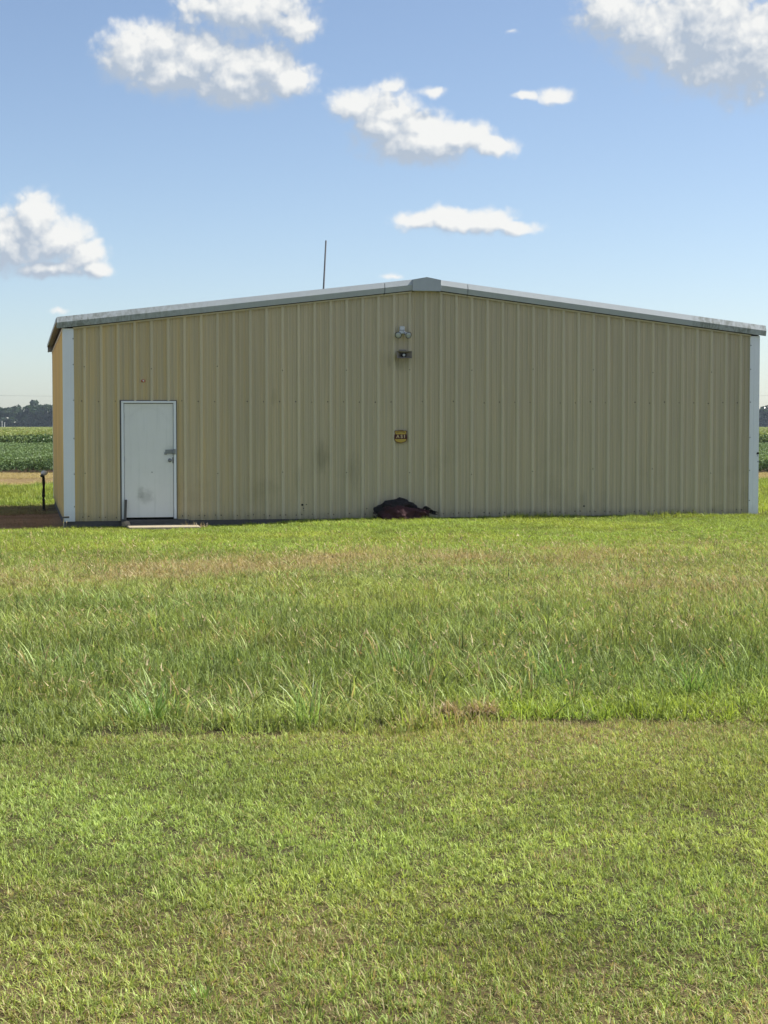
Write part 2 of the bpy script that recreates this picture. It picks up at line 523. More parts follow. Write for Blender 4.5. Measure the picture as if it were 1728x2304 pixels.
def dry_map(x, y):
    """share of straw among the blades, 0..1: where the lawn itself is browned"""
    n1 = fbm(x, y, 0.55, 21, 4); n2 = fbm(x, y, 1.9, 31, 3)
    me = mow_edge(x)
    mown = y < me
    d = np.where(mown, 0.11 + 0.20 * sstep(.45, .7, vnoise(x * .12, y + .12 * x, 1.35, 171)) + 0.12 * sstep(0.52, 0.74, n1) + 0.30 * sstep(0.54, 0.76, n2), 0.05 + 0.12 * sstep(.45, .7, n2))
    d = d + np.where(mown, 0.20 * sstep(0.8, 0.0, me - y) * (.2 + 1.2 * n2), 0)
    d = d + np.where(mown, 0.08 * sstep(6.4, 5.4, y) , 0)
    # brown seed-head band across the yard
    c = 22.6 + 0.55 * x + 1.6 * (fbm(x, y, .3, 41, 3) - .5)
    c = np.where(x > 0, 22.6 + 0.45 * x, c)
    band = np.exp(-((y - c - 1.2) / 2.0) ** 2) * sstep(9.0, 1.0, x) + .55 * np.exp(-((y - 20.0) / 3.0) ** 2) * sstep(0.5, 3.0, x)
    d = d + np.where(~mown, 0.75 * band * np.clip(2.6 * n1 + 1.2 * n2 - 1.15, 0.12, 1), 0)
    s, t = (x - BX) * ct + (y - BY) * sn, -(x - BX) * sn + (y - BY) * ct
    # beyond the building: straw strip beside the dirt and along the crop
    d = np.where((t > 6.2) & (t < 10.5) & (s < 1), 0.85, d)
    d = np.where((y > 55 + 2.0 * n1), 0.93, d)
    return np.clip(d, 0, 1)

# vertex colours of the bare soil / thatch itself
def soil_col(x, y):
    s, t = (x - BX) * ct + (y - BY) * sn, -(x - BX) * sn + (y - BY) * ct
    n = fbm(x, y, 1.3, 51, 4)[..., None]
    th = np.array([0.050, 0.050, 0.022]) * (0.7 + 0.7 * n)
    straw = np.array([0.20, 0.145, 0.07]) * (0.7 + 0.6 * n)
    d = dry_map(x, y)[..., None]
    c = th * (1 - d) + straw * d
    dirt = np.array([0.40, 0.235, 0.125]) * (0.65 + 0.75 * n)
    k = (sstep(0.7, -0.2, s) * sstep(-0.5, 0.25, t) * sstep(7.2, 5.8, t + 1.2 * (fbm(x, y, .8, 61, 3) - .5) ))[..., None]
    c = c * (1 - k) + dirt * k
    f = sstep(66.0, 67.0, y)[..., None]
    return c * (1 - f) + np.array([0.10, 0.075, 0.05]) * f
gc = np.ones((nx * ny, 4), np.float32)
gc[:, :3] = soil_col(gv[:, 0], gv[:, 1])
at = gme.color_attributes.new('soil', 'FLOAT_COLOR', 'POINT')
at.data.foreach_set('color', gc.ravel())
m, T, out = mat_new('soil_and_thatch')
b = T.n('ShaderNodeBsdfPrincipled')
a = T.n('ShaderNodeAttribute', attribute_name='soil')
geo = T.n('ShaderNodeNewGeometry')
nn = T.noise(geo.outputs['Position'], 38.0, 6.0, .7)
T.put(b.inputs['Base Color'], T.mix(T.ss(nn, .3, .7), T.mix(1.0, a.outputs['Color'], c4((.45, .45, .45)), 'MULTIPLY'), T.mix(1.0, a.outputs['Color'], c4((1.3, 1.3, 1.3)), 'MULTIPLY')))
b.inputs['Roughness'].default_value = 1.0
b.inputs['Specular IOR Level'].default_value = 0.1
bp = T.n('ShaderNodeBump'); bp.inputs['Strength'].default_value = .8; bp.inputs['Distance'].default_value = .03
T.put(bp.inputs['Height'], nn); T.put(b.inputs['Normal'], bp.outputs[0])
m.node_tree.links.new(b.outputs[0], out.inputs[0])
ground = link('ground', gme, m)
ground['kind'] = 'structure'

# ------------------------------------------------------------------ the building
RISE = (ZP - ZE) / (WL / 2)
def roof_z(s):
    return ZE + RISE * (min(s, WL - s))
OFF, PIT = 0.353, 0.3048
RH, RT, RB = 0.036, 0.032, 0.094     # rib height, top and base width

DOOR = (1.010, 2.016, 2.288)         # frame left, right, head
def panel_profile(s0, s1, off, cuts=()):
    """(s, proud) points of ribbed sheet between s0 and s1"""
    pts = {}
    k0 = int(math.floor((s0 - off) / PIT)) - 1
    for k in range(k0, k0 + int((s1 - s0) / PIT) + 4):
        c = off + k * PIT
        for ds, h in ((-RB / 2, 0), (-RT / 2, RH), (RT / 2, RH), (RB / 2, 0), (.088, 0), (.094, .009), (.112, .009), (.118, 0), (.187, 0), (.193, .009), (.211, .009), (.217, 0)):
            pts[round(c + ds, 5)] = h
    ss_ = sorted(pts)
    def h_at(x):
        for a_, b_ in zip(ss_[:-1], ss_[1:]):
            if a_ <= x <= b_:
                return pts[a_] + (pts[b_] - pts[a_]) * (x - a_) / (b_ - a_)
        return 0.0
    res = [(s0, h_at(s0))] + [(x, pts[x]) for x in ss_ if s0 + 1e-4 < x < s1 - 1e-4] + [(s1, h_at(s1))]
    for c in cuts:
        if s0 < c < s1:
            res.append((c, h_at(c)))
    return sorted(res)

def wall_panel(s0, s1, off, zbot, ztop, place, mat, cuts=(), lift=0.0):
    pr = panel_profile(s0, s1, off, cuts)
    V, Fc = [], []
    for (p, q) in zip(pr[:-1], pr[1:]):
        mid = (p[0] + q[0]) / 2
        zb = zbot(mid)
        zt0, zt1 = ztop(p[0]), ztop(q[0])
        nseg = 4
        for k in range(nseg):
            f0, f1 = k / nseg, (k + 1) / nseg
            i = len(V)
            V += [place(p[0], p[1] + lift, zb + (zt0 - zb) * f0), place(q[0], q[1] + lift, zb + (zt1 - zb) * f0), place(q[0], q[1] + lift, zb + (zt1 - zb) * f1), place(p[0], p[1] + lift, zb + (zt0 - zb) * f1)]
            Fc.append((i, i + 1, i + 2, i + 3))
    me = pymesh('wall_panel', V, Fc)
    bm = bmesh.new(); bm.from_mesh(me)
    bmesh.ops.remove_doubles(bm, verts=bm.verts, dist=1e-5)
    bm.to_mesh(me); bm.free()
    return link('wall_panel', me, mat, building)

front = lambda s, h, z: (s, -h, z)
leftw = lambda s, h, z: (-h, WD - s, z)       # s runs from the back to the front
rightw = lambda s, h, z: (WL + h, s, z)
backw = lambda s, h, z: (WL - s, WD + h, z)
edges = [0.0]
e0 = OFF + 0 * PIT
k = 0
x_ = e0 + PIT * 2
while x_ < WL - 0.2:
    edges.append(x_); x_ += 3 * PIT
edges.append(WL)
for i, (a_, b_) in enumerate(zip(edges[:-1], edges[1:])):
    def zb(mid):
        return DOOR[2] if DOOR[0] < mid < DOOR[1] else ZB
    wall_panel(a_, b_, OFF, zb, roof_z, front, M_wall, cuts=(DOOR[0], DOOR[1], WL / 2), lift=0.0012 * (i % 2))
    wall_panel(a_, b_, OFF, lambda q: ZB, roof_z, backw, M_wall, cuts=(WL / 2,), lift=0.0012 * (i % 2))
se = [0.0] + [0.5 + 0.9144 * i for i in range(0, 12) if 0.5 + 0.9144 * i < WD - 0.1] + [WD]
for i, (a_, b_) in enumerate(zip(se[:-1], se[1:])):
    wall_panel(a_, b_, 0.2, lambda q: ZB, lambda q: ZE, leftw, M_side, lift=0.0012 * (i % 2))
    wall_panel(a_, b_, 0.2, lambda q: ZB, lambda q: ZE, rightw, M_wall, lift=0.0012 * (i % 2))

# slab
box_obj('foundation_slab', (-0.012, WL + 0.012, -0.012, WD + 0.012, -0.5, ZB - 0.004), M_conc, building, bev=0.008)

# corner trims: folded angles standing proud of the ribs
def corner_trim(x0, sx, y0, sy, h, name='corner_trim'):
    bm = bmesh.new()
    t_ = 0.038
    # outline in plan, closed strip with a small outer fold
    pl = [(0.160, 0.0), (0.160, -t_), (0.082, -t_), (0.078, -t_ - 0.004), (0.0 - t_, -t_ - 0.004), (-t_ - 0.0, 0.10), (-t_ + .0, 0.15), (0, 0.15), (0.0, 0.0)]
    lo = [bm.verts.new((x0 + sx * p, y0 + sy * q, ZB - 0.002)) for p, q in pl]
    hi = [bm.verts.new((x0 + sx * p, y0 + sy * q, h)) for p, q in pl]
    n = len(pl)
    for i in range(n):
        j = (i + 1) % n
        bm.faces.new((lo[i], lo[j], hi[j], hi[i]))
    bm.faces.new(lo[::-1]); bm.faces.new(hi)
    return bmesh_obj(name, bm, M_trim, building)
corner_trim(0, 1, 0, 1, ZE + .005)
corner_trim(WL, -1, 0, 1, ZE + .005)
corner_trim(0, 1, WD, -1, ZE + .005)
corner_trim(WL, -1, WD, -1, ZE + .005)

# roof: ribbed sheets laid down each slope
OVH = 0.14
RZ = 0.17                                     # roof skin above wall top
def roof_panel(t0, t1, side):
    pr = panel_profile(t0, t1, 0.1)
    V, Fc = [], []
    def at_(s, t, h):
        zz = ZE + RISE * s + RZ + h
        return (s if side == 0 else WL - s, t, zz)
    for th_ in (0.0, -0.012):
        for (p, q) in zip(pr[:-1], pr[1:]):
            i = len(V)
            V += [at_(-OVH, p[0], p[1] + th_), at_(-OVH, q[0], q[1] + th_), at_(WL / 2, q[0], q[1] + th_), at_(WL / 2, p[0], p[1] + th_)]
            Fc.append((i, i + 1, i + 2, i + 3))
    return link('roof_panel', pymesh('roof_panel', V, Fc), M_roof, building)
re_ = [-0.06] + [0.1 + 0.1524 + 0.9144 * i for i in range(0, 12) if 0.25 + 0.9144 * i < WD] + [WD + 0.06]
for a_, b_ in zip(re_[:-1], re_[1:]):
    roof_panel(a_, b_, 0); roof_panel(a_, b_, 1)
# ridge cap
bm = bmesh.new()
vs = []
for t_ in (-0.05, WD + 0.05):
    for s, dz_ in ((-0.2, 0), (0, 0.012), (0.2, 0)):
        zz = ZE + RISE * (WL / 2 - abs(s)) + RZ + 0.036 + dz_ * 0
        vs.append(bm.verts.new((WL / 2 + s, t_, zz)))
bm.faces.new((vs[0], vs[1], vs[4], vs[3])); bm.faces.new((vs[1], vs[2], vs[5], vs[4]))
bmesh_obj('ridge_cap', bm, M_roof, building)
# eave closure: soffit strip and fascia lip under the overhang
for sx in (0, 1):
    bm = bmesh.new()
    X = (lambda s: s) if sx == 0 else (lambda s: WL - s)
    a_, b_ = sorted((X(-0.045), X(0.02)))
    add_box(bm, a_, b_, 0.0, WD, ZE - 0.035, ZE + 0.015)
    bmesh_obj('eave_strip', bm, M_trim if sx else M_wall, building)
    bm = bmesh.new()
    a_, b_ = sorted((X(-0.03), X(0.0)))
    add_box(bm, a_, b_, 0.0, WD, ZE + 0.015, ZE + RZ - 0.03)
    bmesh_obj('eave_closure', bm, M_black, building)
    bm = bmesh.new()
    a_, b_ = sorted((X(-OVH - 0.012), X(-OVH)))
    zt = ZE - RISE * OVH + RZ
    add_box(bm, a_, b_, -0.05, WD + 0.05, zt - 0.03, zt + 0.036)
    bmesh_obj('eave_edge', bm, M_rake, building)

# rake trims along both gables: upper face upright, lower face leaning back to the wall, thin tan lip below
def rake_piece(s0, s1, side, y0, sy, mat=None, lip=True, grow=0.0):
    bm = bmesh.new()
    top = RZ + 0.055
    pf = [(0.0, top), (-0.085 - grow, top + grow), (-0.120 - grow, 0.122), (-0.098 - grow, 0.020), (-0.082, 0.020), (-0.082, 0.034), (0.0, 0.034)]
    rings = []
    for s in (s0, s1):
        x = s if side == 0 else WL - s
        rings.append([bm.verts.new((x, y0 + sy * y, ZE + RISE * s + z)) for y, z in pf])
    n = len(pf)
    for i in range(n):
        j = (i + 1) % n
        bm.faces.new((rings[0][i], rings[0][j], rings[1][j], rings[1][i]))
    bm.faces.new(rings[0][::-1]); bm.faces.new(rings[1])
    o = bmesh_obj('rake_trim', bm, mat or M_rake, building)
    if lip:
        bm = bmesh.new()
        for (za, zb_, ya, yb, mt) in ((-0.022, 0.008, -0.048, -0.030, None),):
            vv = []
            for s in (max(s0, 0.15), s1):
                x = s if side == 0 else WL - s
                for y, z in ((ya, za), (yb, za), (yb, zb_), (ya, zb_)):
                    vv.append(bm.verts.new((x, y0 + sy * y, ZE + RISE * s + z)))
            for f in ((0, 1, 5, 4), (1, 2, 6, 5), (2, 3, 7, 6), (3, 0, 4, 7), (3, 2, 1, 0), (4, 5, 6, 7)):
                bm.faces.new([vv[i] for i in f])
        bmesh_obj('rake_lip', bm, M_wall, building)
    return o
HW = WL / 2
for y0, sy in ((0, 1), (WD, -1)):
    for side in (0, 1):
        rake_piece(-OVH, 5.94, side, y0, sy)
        rake_piece(5.952, HW - 0.27, side, y0, sy)
        # screws and seam strap
    # peak box
    bm = bmesh.new()
    zt0 = ZE + RISE * (HW - 0.275) + RZ + 0.052; ztp = ZE + RISE * HW + RZ + 0.070
    zb0 = ZE + RISE * (HW - 0.275) + 0.012
    pl = [(-0.275, zb0), (0.275, zb0), (0.275, zt0), (0, ztp), (-0.275, zt0)]
    f0 = [bm.verts.new((HW + s, y0 - sy * 0.135, z)) for s, z in pl]
    f1 = [bm.verts.new((HW + s, y0, z)) for s, z in pl]
    bm.faces.new(f0); bm.faces.new(f1[::-1])
    for i in range(5):
        j = (i + 1) % 5
        bm.faces.new((f0[j], f0[i], f1[i], f1[j]))
    bmesh_obj('rake_peak_box', bm, M_rake, building)
    # closure behind the trims
    bm = bmesh.new()
    vv = []
    for (s, z) in ((0, ZE - .002), (HW, ZP - .002), (WL, ZE - .002), (WL, ZE + RZ), (HW, ZP + RZ), (0, ZE + RZ)):
        vv.append(bm.verts.new((s, y0 - sy * 0.004, z)))
    bm.faces.new((vv[0], vv[1], vv[4], vv[5])); bm.faces.new((vv[1], vv[2], vv[3], vv[4]))
    bmesh_obj('gable_closure', bm, M_black, building)

# screws: rows at the girts, at the foot and up the corner trims (too small to pick apart)
bm = bmesh.new()
def screw(bm, x, z, y, r=0.011):
    M = Matrix.Translation((x, y, z)) @ Matrix.Rotation(math.pi / 2, 4, 'X')
    add_lathe(bm, [(r, 0), (r, .003), (r * .6, .006)], 6, M)
i = 0
s = OFF - PIT
while s < WL - .15:
    for zz, ds, pr_ in ((2.285, -.055, .85), (.16, -.05, .85), (.16, .055, .8), (3.32, -.055, .0)):
        x = s + ds
        if x < .2 or x > WL - .2 or rng.random() > pr_: continue
        if DOOR[0] - .03 < x < DOOR[1] + .03 and zz < 2.3: continue
        screw(bm, x, zz + rng.normal(0, .008), 0.0, rng.uniform(.009, .013))
    if i % 4 == 1:
        for zz in (.95, 2.9):
            screw(bm, s - .006, zz + rng.normal(0, .03), -RH, .010)
    i += 1; s += PIT
for x in (.15, WL - .15):
    for zz in (.35, .95, 1.6, 2.3, 2.95, 3.42):
        screw(bm, x, zz, -.038, .010)
so = bmesh_obj('panel_screws', bm, M_screw, building); so['kind'] = 'stuff'
# rust-through holes low on the wall and a dent in the right trim
bm = bmesh.new()
def blot(bm, x, z, r, y):
    n = 9
    c = [bm.verts.new((x + r * rng.uniform(.65, 1.2) * math.cos(2 * math.pi * k / n), y, z + r * rng.uniform(.6, 1.1) * math.sin(2 * math.pi * k / n))) for k in range(n)]
    bm.faces.new(c)
for (x, z, r) in ((4.378, .345, .022), (4.455, .35, .012), (4.405, .28, .017), (4.415, .235, .016), (4.345, .25, .014), (4.34, .19, .02), (4.42, .31, .008), (9.93, .27, .02), (5.62, .26, .014)):
    blot(bm, x, z, r, -.008)
blot(bm, WL + .018, 1.285, .03, -.046); blot(bm, WL + .01, 1.235, .01, -.046); blot(bm, WL + .02, 1.12, .012, -.046)
ho = bmesh_obj('rust_spots', bm, M_black, building); ho['kind'] = 'stuff'

# door
dl, dr, dh = DOOR
db = 0.112
bm = bmesh.new()
add_box(bm, dl, dl + .045, -.045, .10, db, dh - .035, bev=.004)
add_box(bm, dr - .048, dr, -.045, .10, db, dh - .035, bev=.004)
add_box(bm, dl, dr, -.047, .10, dh - .035, dh + .002, bev=.004)
frame = bmesh_obj('door_frame', bm, M_trim, building)
# dark flashing gap round the frame
bm = bmesh.new()
add_box(bm, dl - .028, dl - .001, -.034, .02, ZB, dh + .016)
add_box(bm, dr + .001, dr + .016, -.034, .02, ZB, dh + .016)
add_box(bm, dl - .001, dr + .001, -.034, .02, dh + .003, dh + .016)
bmesh_obj('door_flashing', bm, M_conc, building)
box_obj('door_reveal', (dl + .045, dr - .048, .07, .09, db, dh - .035), M_black, building)
door = box_obj('door', (dl + .054, dr - .054, -.012, .035, db + .028, dh - .046), M_door, building, bev=.003)
bm = bmesh.new(); add_box(bm, 1.815, 1.985, -.026, -.013, 1.318, 1.392, bev=.003); add_box(bm, 1.80, 1.84, -.034, -.013, 1.30, 1.345, bev=.003)
add_box(bm, 1.958, 2.004, -.066, -.046, 1.306, 1.404, bev=.004); add_box(bm, 1.94, 1.975, -.062, -.014, 1.33, 1.38, bev=.003)
bmesh_obj('hasp', bm, M_steel, door)
bm = bmesh.new()
Mk = Matrix.Translation((1.898, -.012, 1.195)) @ Matrix.Rotation(math.pi / 2, 4, 'X')
add_lathe(bm, [(.036, 0), (.036, .006), (.016, .010), (.013, .035), (.024, .042), (.029, .055), (.025, .068), (.012, .072)], 18, Mk)
bmesh_obj('knob', bm, M_steel, door, smooth=True)
box_obj('strike_plate', (1.948, 1.962, -.018, -.0122, 1.14, 1.25), M_black, door)
for z in (2.02, 1.22, .42):
    bm = bmesh.new(); add_tube(bm, [(dl + .05, -.02, z - .05), (dl + .05, -.02, z + .05)], .007, 8)
    bmesh_obj('hinge', bm, M_steel, door)
box_obj('threshold', (dl - .02, dr + .22, -.09, .06, -.03, db - .012), M_conc, building, bev=.01)

# ------------------------------------------------------------------ things on and by the front wall
def bl(s, t, z):
    return to_world(s, t, z)

# floodlight
fl = empty('floodlight', bl(6.293, -.0, 3.60), BTH)
tag(fl, 'twin white floodlight fixed high on the tan wall under the peak', 'floodlight')
bm = bmesh.new()
add_box(bm, -.047, .047, -.075, 0, .04, .115, bev=.008); add_box(bm, -.05, .05, -.06, 0, -.03, .045, bev=.012)
bmesh_obj('junction_box', bm, M_alu, fl)
for sx, tilt in ((-1, -.34), (1, .42)):
    o = empty('lamp_head', (sx * .085 - .0, -.085, -.045), 0, fl) if False else None
    d = Vector((sx * .30, -1.0, -.30)).normalized()
    c = Vector((sx * .072, -.075, -.030))
    q = d.to_track_quat('Z', 'Y').to_matrix().to_4x4()
    M_ = Matrix.Translation(c) @ q
    bm = bmesh.new()
    add_tube(bm, [(sx * .02, -.05, .03), (sx * .05, -.065, .005), tuple(c - d * .02)], .016, 10)
    add_lathe(bm, [(.014, -.03), (.026, -.025), (.034, .01), (.050, .055), (.060, .085), (.063, .10), (.061, .102), (.055, .09)], 22, M_)
    hd = bmesh_obj('lamp_head', bm, M_alu, fl, smooth=True)
    bm = bmesh.new()
    add_lathe(bm, [(.0565, .094), (.052, .100), (.035, .108), (.012, .111)], 22, M_)
    bmesh_obj('lens', bm, mat_plain('lamp_glass', (.42, .45, .44), .12, 0, .3, 40, 0, .8), hd, smooth=True)
    bm = bmesh.new()
    n = 22; ri = []
    for rr, zz in ((.0575, .099), (.0635, .099), (.0635, .105), (.0575, .105)):
        ri.append([bm.verts.new(M_ @ Vector((rr * math.cos(2 * math.pi * k_ / n), rr * math.sin(2 * math.pi * k_ / n), zz))) for k_ in range(n)])
    for i in range(4):
        A_, B_ = ri[i], ri[(i + 1) % 4]
        for k_ in range(n):
            bm.faces.new((A_[k_], A_[(k_ + 1) % n], B_[(k_ + 1) % n], B_[k_]))
    bmesh_obj('gasket', bm, M_rubber, hd)

# horn siren
hn = empty('horn_siren', bl(6.306, 0, 3.175), BTH)
tag(hn, 'grey beige rectangular horn siren below the floodlight', 'siren')
bm = bmesh.new()
w_, h_ = .147, .067
rings = []
for (a_, b_, y_) in ((.035, .03, -.03), (w_ - .004, h_ - .004, -.19), (w_, h_, -.19), (w_, h_, -.20), (w_ - .006, h_ - .006, -.20), (.026, .024, -.05)):
    rings.append([bm.verts.new((sx * a_, y_, sz * b_)) for sx, sz in ((-1, -1), (1, -1), (1, 1), (-1, 1))])
for A_, B_ in zip(rings[:-1], rings[1:]):
    for k_ in range(4):
        bm.faces.new((A_[k_], A_[(k_ + 1) % 4], B_[(k_ + 1) % 4], B_[k_]))
bmesh_obj('flare', bm, M_beige, hn)
bm = bmesh.new()
add_box(bm, -.03, .03, -.06, 0, -.028, .028); bmesh_obj('driver', bm, M_dkpl, hn)
bm = bmesh.new()
add_lathe(bm, [(.05, 0.0), (.05, .012), (.034, .014)], 18, Matrix.Translation((.008, -.092, 0)) @ Matrix.Rotation(math.pi / 2, 4, 'X')); bmesh_obj('throat', bm, M_dkpl, hn)
bm = bmesh.new()
add_lathe(bm, [(.026, 0.0), (.026, .02), (.014, .024)], 18, Matrix.Translation((.008, -.106, -.004)) @ Matrix.Rotation(math.pi / 2, 4, 'X')); bmesh_obj('phase_plug', bm, M_alu, hn)
bm = bmesh.new(); add_box(bm, -.07, .07, -.03, -.002, .055, .10, bev=.004); add_box(bm, -.05, .05, -.16, -.03, .069, .076)
bmesh_obj('bracket', bm, M_beige, hn)

# alarm company shield
sg = empty('shield_sign', bl(6.268, -.036, 1.626), BTH)
tag(sg, 'small maroon and gold shield sign reading ASI on the wall', 'sign')
half = [(0, .123), (.03, .128), (.058, .112), (.085, .118), (.112, .118), (.124, .095), (.112, .062), (.122, .03), (.128, -.02), (.122, -.07), (.095, -.10), (.055, -.112), (.02, -.118), (0, -.13)]
outl = half + [(-x, z) for x, z in half[::-1][1:-1]]
def plate(name, pl, y0, y1, mat, par):
    bm = bmesh.new()
    f0 = [bm.verts.new((x, y0, z)) for x, z in pl]; f1 = [bm.verts.new((x, y1, z)) for x, z in pl]
    bm.faces.new(f0); bm.faces.new(f1[::-1])
    n = len(pl)
    for i in range(n):
        j = (i + 1) % n
        bm.faces.new((f0[j], f0[i], f1[i], f1[j]))
    return bmesh_obj(name, bm, mat, par)
plate('plate', outl, -.004, 0, M_maroon, sg)
topg = [(x * .88, z * .9 if z > .05 else z) for x, z in half if z > .05]
topg = topg + [(.098, .045)]
plate('gold_field', topg + [(-x, z) for x, z in topg[::-1] if x > 0], -.0065, -.0042, M_gold, sg)
botg = [(.112, -.045), (.108, -.066), (.085, -.09), (.05, -.102), (.018, -.108), (0, -.116)]
plate('gold_field', botg + [(-x, z) for x, z in botg[::-1] if x > 0], -.0065, -.0042, M_gold, sg)
fc = bpy.data.curves.new('letters', 'FONT'); fc.body = 'A S I'; fc.size = .088; fc.align_x = 'CENTER'; fc.align_y = 'CENTER'; fc.extrude = .001; fc.offset = .0022
fo = bpy.data.objects.new('letters_tmp', fc); COL.objects.link(fo)
dg = bpy.context.evaluated_depsgraph_get()
tme = bpy.data.meshes.new_from_object(fo.evaluated_get(dg)); tme.name = 'letters'
bpy.data.objects.remove(fo)
tme.materials.clear()
link('letters', tme, M_signtxt, sg, (0, -.0062, .001), (math.pi / 2, 0, 0))
bm = bmesh.new()
for i in range(9):
    x = -.072 + i * .018; add_box(bm, x - .006, x + .006, -.0082, -.0067, .074 + .012 * math.cos(x * 22), .090 + .012 * math.cos(x * 22))
bmesh_obj('small_print', bm, M_maroon, sg)

# small red lamp over the door
rl = empty('strobe_lamp', bl(1.42, -.006, 2.66), BTH)
tag(rl, 'tiny red alarm lamp on the wall above the white door', 'alarm lamp')
bm = bmesh.new(); add_lathe(bm, [(.038, 0), (.036, .012), (.026, .026), (.01, .034)], 18, Matrix.Rotation(math.pi / 2, 4, 'X') @ Matrix.Diagonal((1, .72, 1, 1))); bmesh_obj('lens', bm, M_red, rl, smooth=True)
bm = bmesh.new(); add_lathe(bm, [(.018, .024), (.016, .036), (.006, .04)], 14, Matrix.Rotation(math.pi / 2, 4, 'X')); bmesh_obj('bulb', bm, M_white, rl, smooth=True)

# board leaning in the door jamb
bm = bmesh.new(); add_box(bm, -.024, .024, -.012, .012, 0, .40, bev=.003)
bd = bmesh_obj('board', bm, M_wood, None, loc=bl(1.062, -.105, .075), rot=(R(-4), R(2.5), BTH))
tag(bd, 'short dark board leaning against the left door jamb', 'board')

# concrete doorstep with rubble at its ends
bm = bmesh.new()
add_box(bm, 0, 1.30, -.86, -.10, -.25, .012, bev=.012)
for v in bm.verts:
    n_ = mnoise.noise(v.co * 3); v.co += Vector((n_ * .02, n_ * .03, n_ * .008))
st = bmesh_obj('doorstep', bm, M_step, None, loc=bl(1.08, 0, 0), rot=(0, 0, BTH))
tag(st, 'low pale concrete doorstep in front of the white door', 'step')
def rock(name, loc, r, mat, label, cat, seed, sq=(1, .8, .7)):
    bm = bmesh.new()
    bmesh.ops.create_icosphere(bm, subdivisions=3, radius=1.0)
    for v in bm.verts:
        n_ = 1 + .35 * mnoise.noise(v.co * 1.4 + Vector((seed, 0, 0))) + .15 * mnoise.noise(v.co * 4 + Vector((seed, 2, 0)))
        v.co = Vector((v.co.x * sq[0], v.co.y * sq[1], v.co.z * sq[2])) * n_ * r
    o = bmesh_obj(name, bm, mat, None, loc=loc)
    return tag(o, label, cat)
M_rock = mat_plain('tan_rubble', (.34, .27, .19), .95, 0, .3, 14, .6)
rock('rubble_stone', bl(1.07, -.24, .03), .085, M_rock, 'rough tan rubble lump at the left end of the doorstep', 'stone', 3)

# stake with crosspiece by the corner
sk = empty('stake', bl(-.06, -.55, -.06), BTH)
tag(sk, 'short pale stake with a grey crosspiece by the left corner', 'stake')
bm = bmesh.new(); add_box(bm, -.008, .010, -.008, .008, 0, .25); bmesh_obj('upright', bm, M_stake, sk)
bm = bmesh.new(); add_box(bm, -.016, .10, -.014, .014, .23, .265, bev=.004); bmesh_obj('crosspiece', bm, M_wood, sk)

# wrapped standpipe
sp = empty('standpipe', (-7.80, 40.0, float(ground_z(-7.8, 40.0))), 0)
tag(sp, 'black wrapped standpipe with a white cloth over its top', 'standpipe')
bm = bmesh.new()
pts = [(0.004 * math.sin(i * .7), 0.004 * math.cos(i * .9), -.1 + i * .06) for i in range(16)]
add_tube(bm, pts, [.033 + .003 * math.sin(i * 1.1) for i in range(16)], 10)
bmesh_obj('pipe', bm, mat_plain('black_wrap', (.025, .022, .02), .9, 0, .4, 30, .5, .2, (.10, .05, .035, .8)), sp, smooth=True)
bm = bmesh.new(); bmesh.ops.create_icosphere(bm, subdivisions=3, radius=.075)
for v in bm.verts: v.co = v.co * (1 + .18 * mnoise.noise(v.co * 30)); v.co.z = v.co.z * .75 + .86; v.co.x = v.co.x * 1.05 + .018
bmesh_obj('cloth_cap', bm, M_white, sp, smooth=True)
bm = bmesh.new(); bmesh.ops.create_icosphere(bm, subdivisions=2, radius=.05)
for v in bm.verts: v.co.z = v.co.z * .8 + .80; v.co.x -= .02; v.co.y -= .035
bmesh_obj('valve_head', bm, mat_plain('dark_green_valve', (.05, .055, .035), .6), sp, smooth=True)

# mast behind the roof
mz = 7.92
mp = bpy.data.objects.new('x', None); bpy.data.objects.remove(mp)
d = ray(733.5, 541); Ym = 45.5; tt = Ym / d.y
top_ = Vector((0, 0, ZC)) + d * tt
d = ray(728, 650); bot = Vector((0, 0, ZC)) + d * (Ym / d.y)
dirn = (top_ - bot); base_ = bot - dirn * (bot.z / dirn.z)
bm = bmesh.new()
L_ = (top_ - base_)
add_tube(bm, [(0, 0, -.3), tuple(L_ * .5), tuple(L_)], [.032, .028, .021], 10)
mast = bmesh_obj('antenna_mast', bm, mat_plain('grey_mast', (.05, .055, .065), .8, 0), None, loc=base_, smooth=True)
tag(mast, 'thin dark mast rising behind the left roof slope', 'mast')

# dark crumpled heap against the wall
hp = empty('tarp_heap', bl(6.25, -.02, .03), BTH)
tag(hp, 'dark maroon and black crumpled heap against the middle of the wall', 'heap')
def heap(name, sx, sy, sz, ox, oz, mat, seed, amp, sub=5, oy=-.22):
    bm = bmesh.new(); bmesh.ops.create_icosphere(bm, subdivisions=sub, radius=1)
    for v in bm.verts:
        p = v.co.copy()
        n_ = 1 + amp * mnoise.noise(p * 2.0 + Vector((seed, 0, 0))) + amp * .9 * (mnoise.ridged_multi_fractal(p * 2.6 + Vector((seed, 3, 1)), 1.0, 2.0, 5, 1.0, 2.0) - 1.0) * .35
        v.co = Vector((p.x * sx * n_ + ox, p.y * sy * n_ + oy, max(-.08, p.z * sz * n_ + oz)))
    return bmesh_obj(name, bm, mat, hp)
M_mar = mat_plain('maroon_sheet', (.05, .016, .02), .75, 0, .5, 9, .3, .25, (.02, .012, .016, .8))
M_blk = mat_plain('charred_black_sheet', (.018, .016, .018), .8, 0, .5, 14, .5, .25, (.07, .03, .035, .6))
heap('bundle', .37, .20, .27, -.08, .06, M_mar, 1.0, .24)
heap('folded_end', .26, .17, .17, .30, .06, M_mar, 6.0, .34)
heap('cover', .36, .17, .19, -.10, .22, M_blk, 11.0, .36, oy=-.17)
V, Fc = [], []
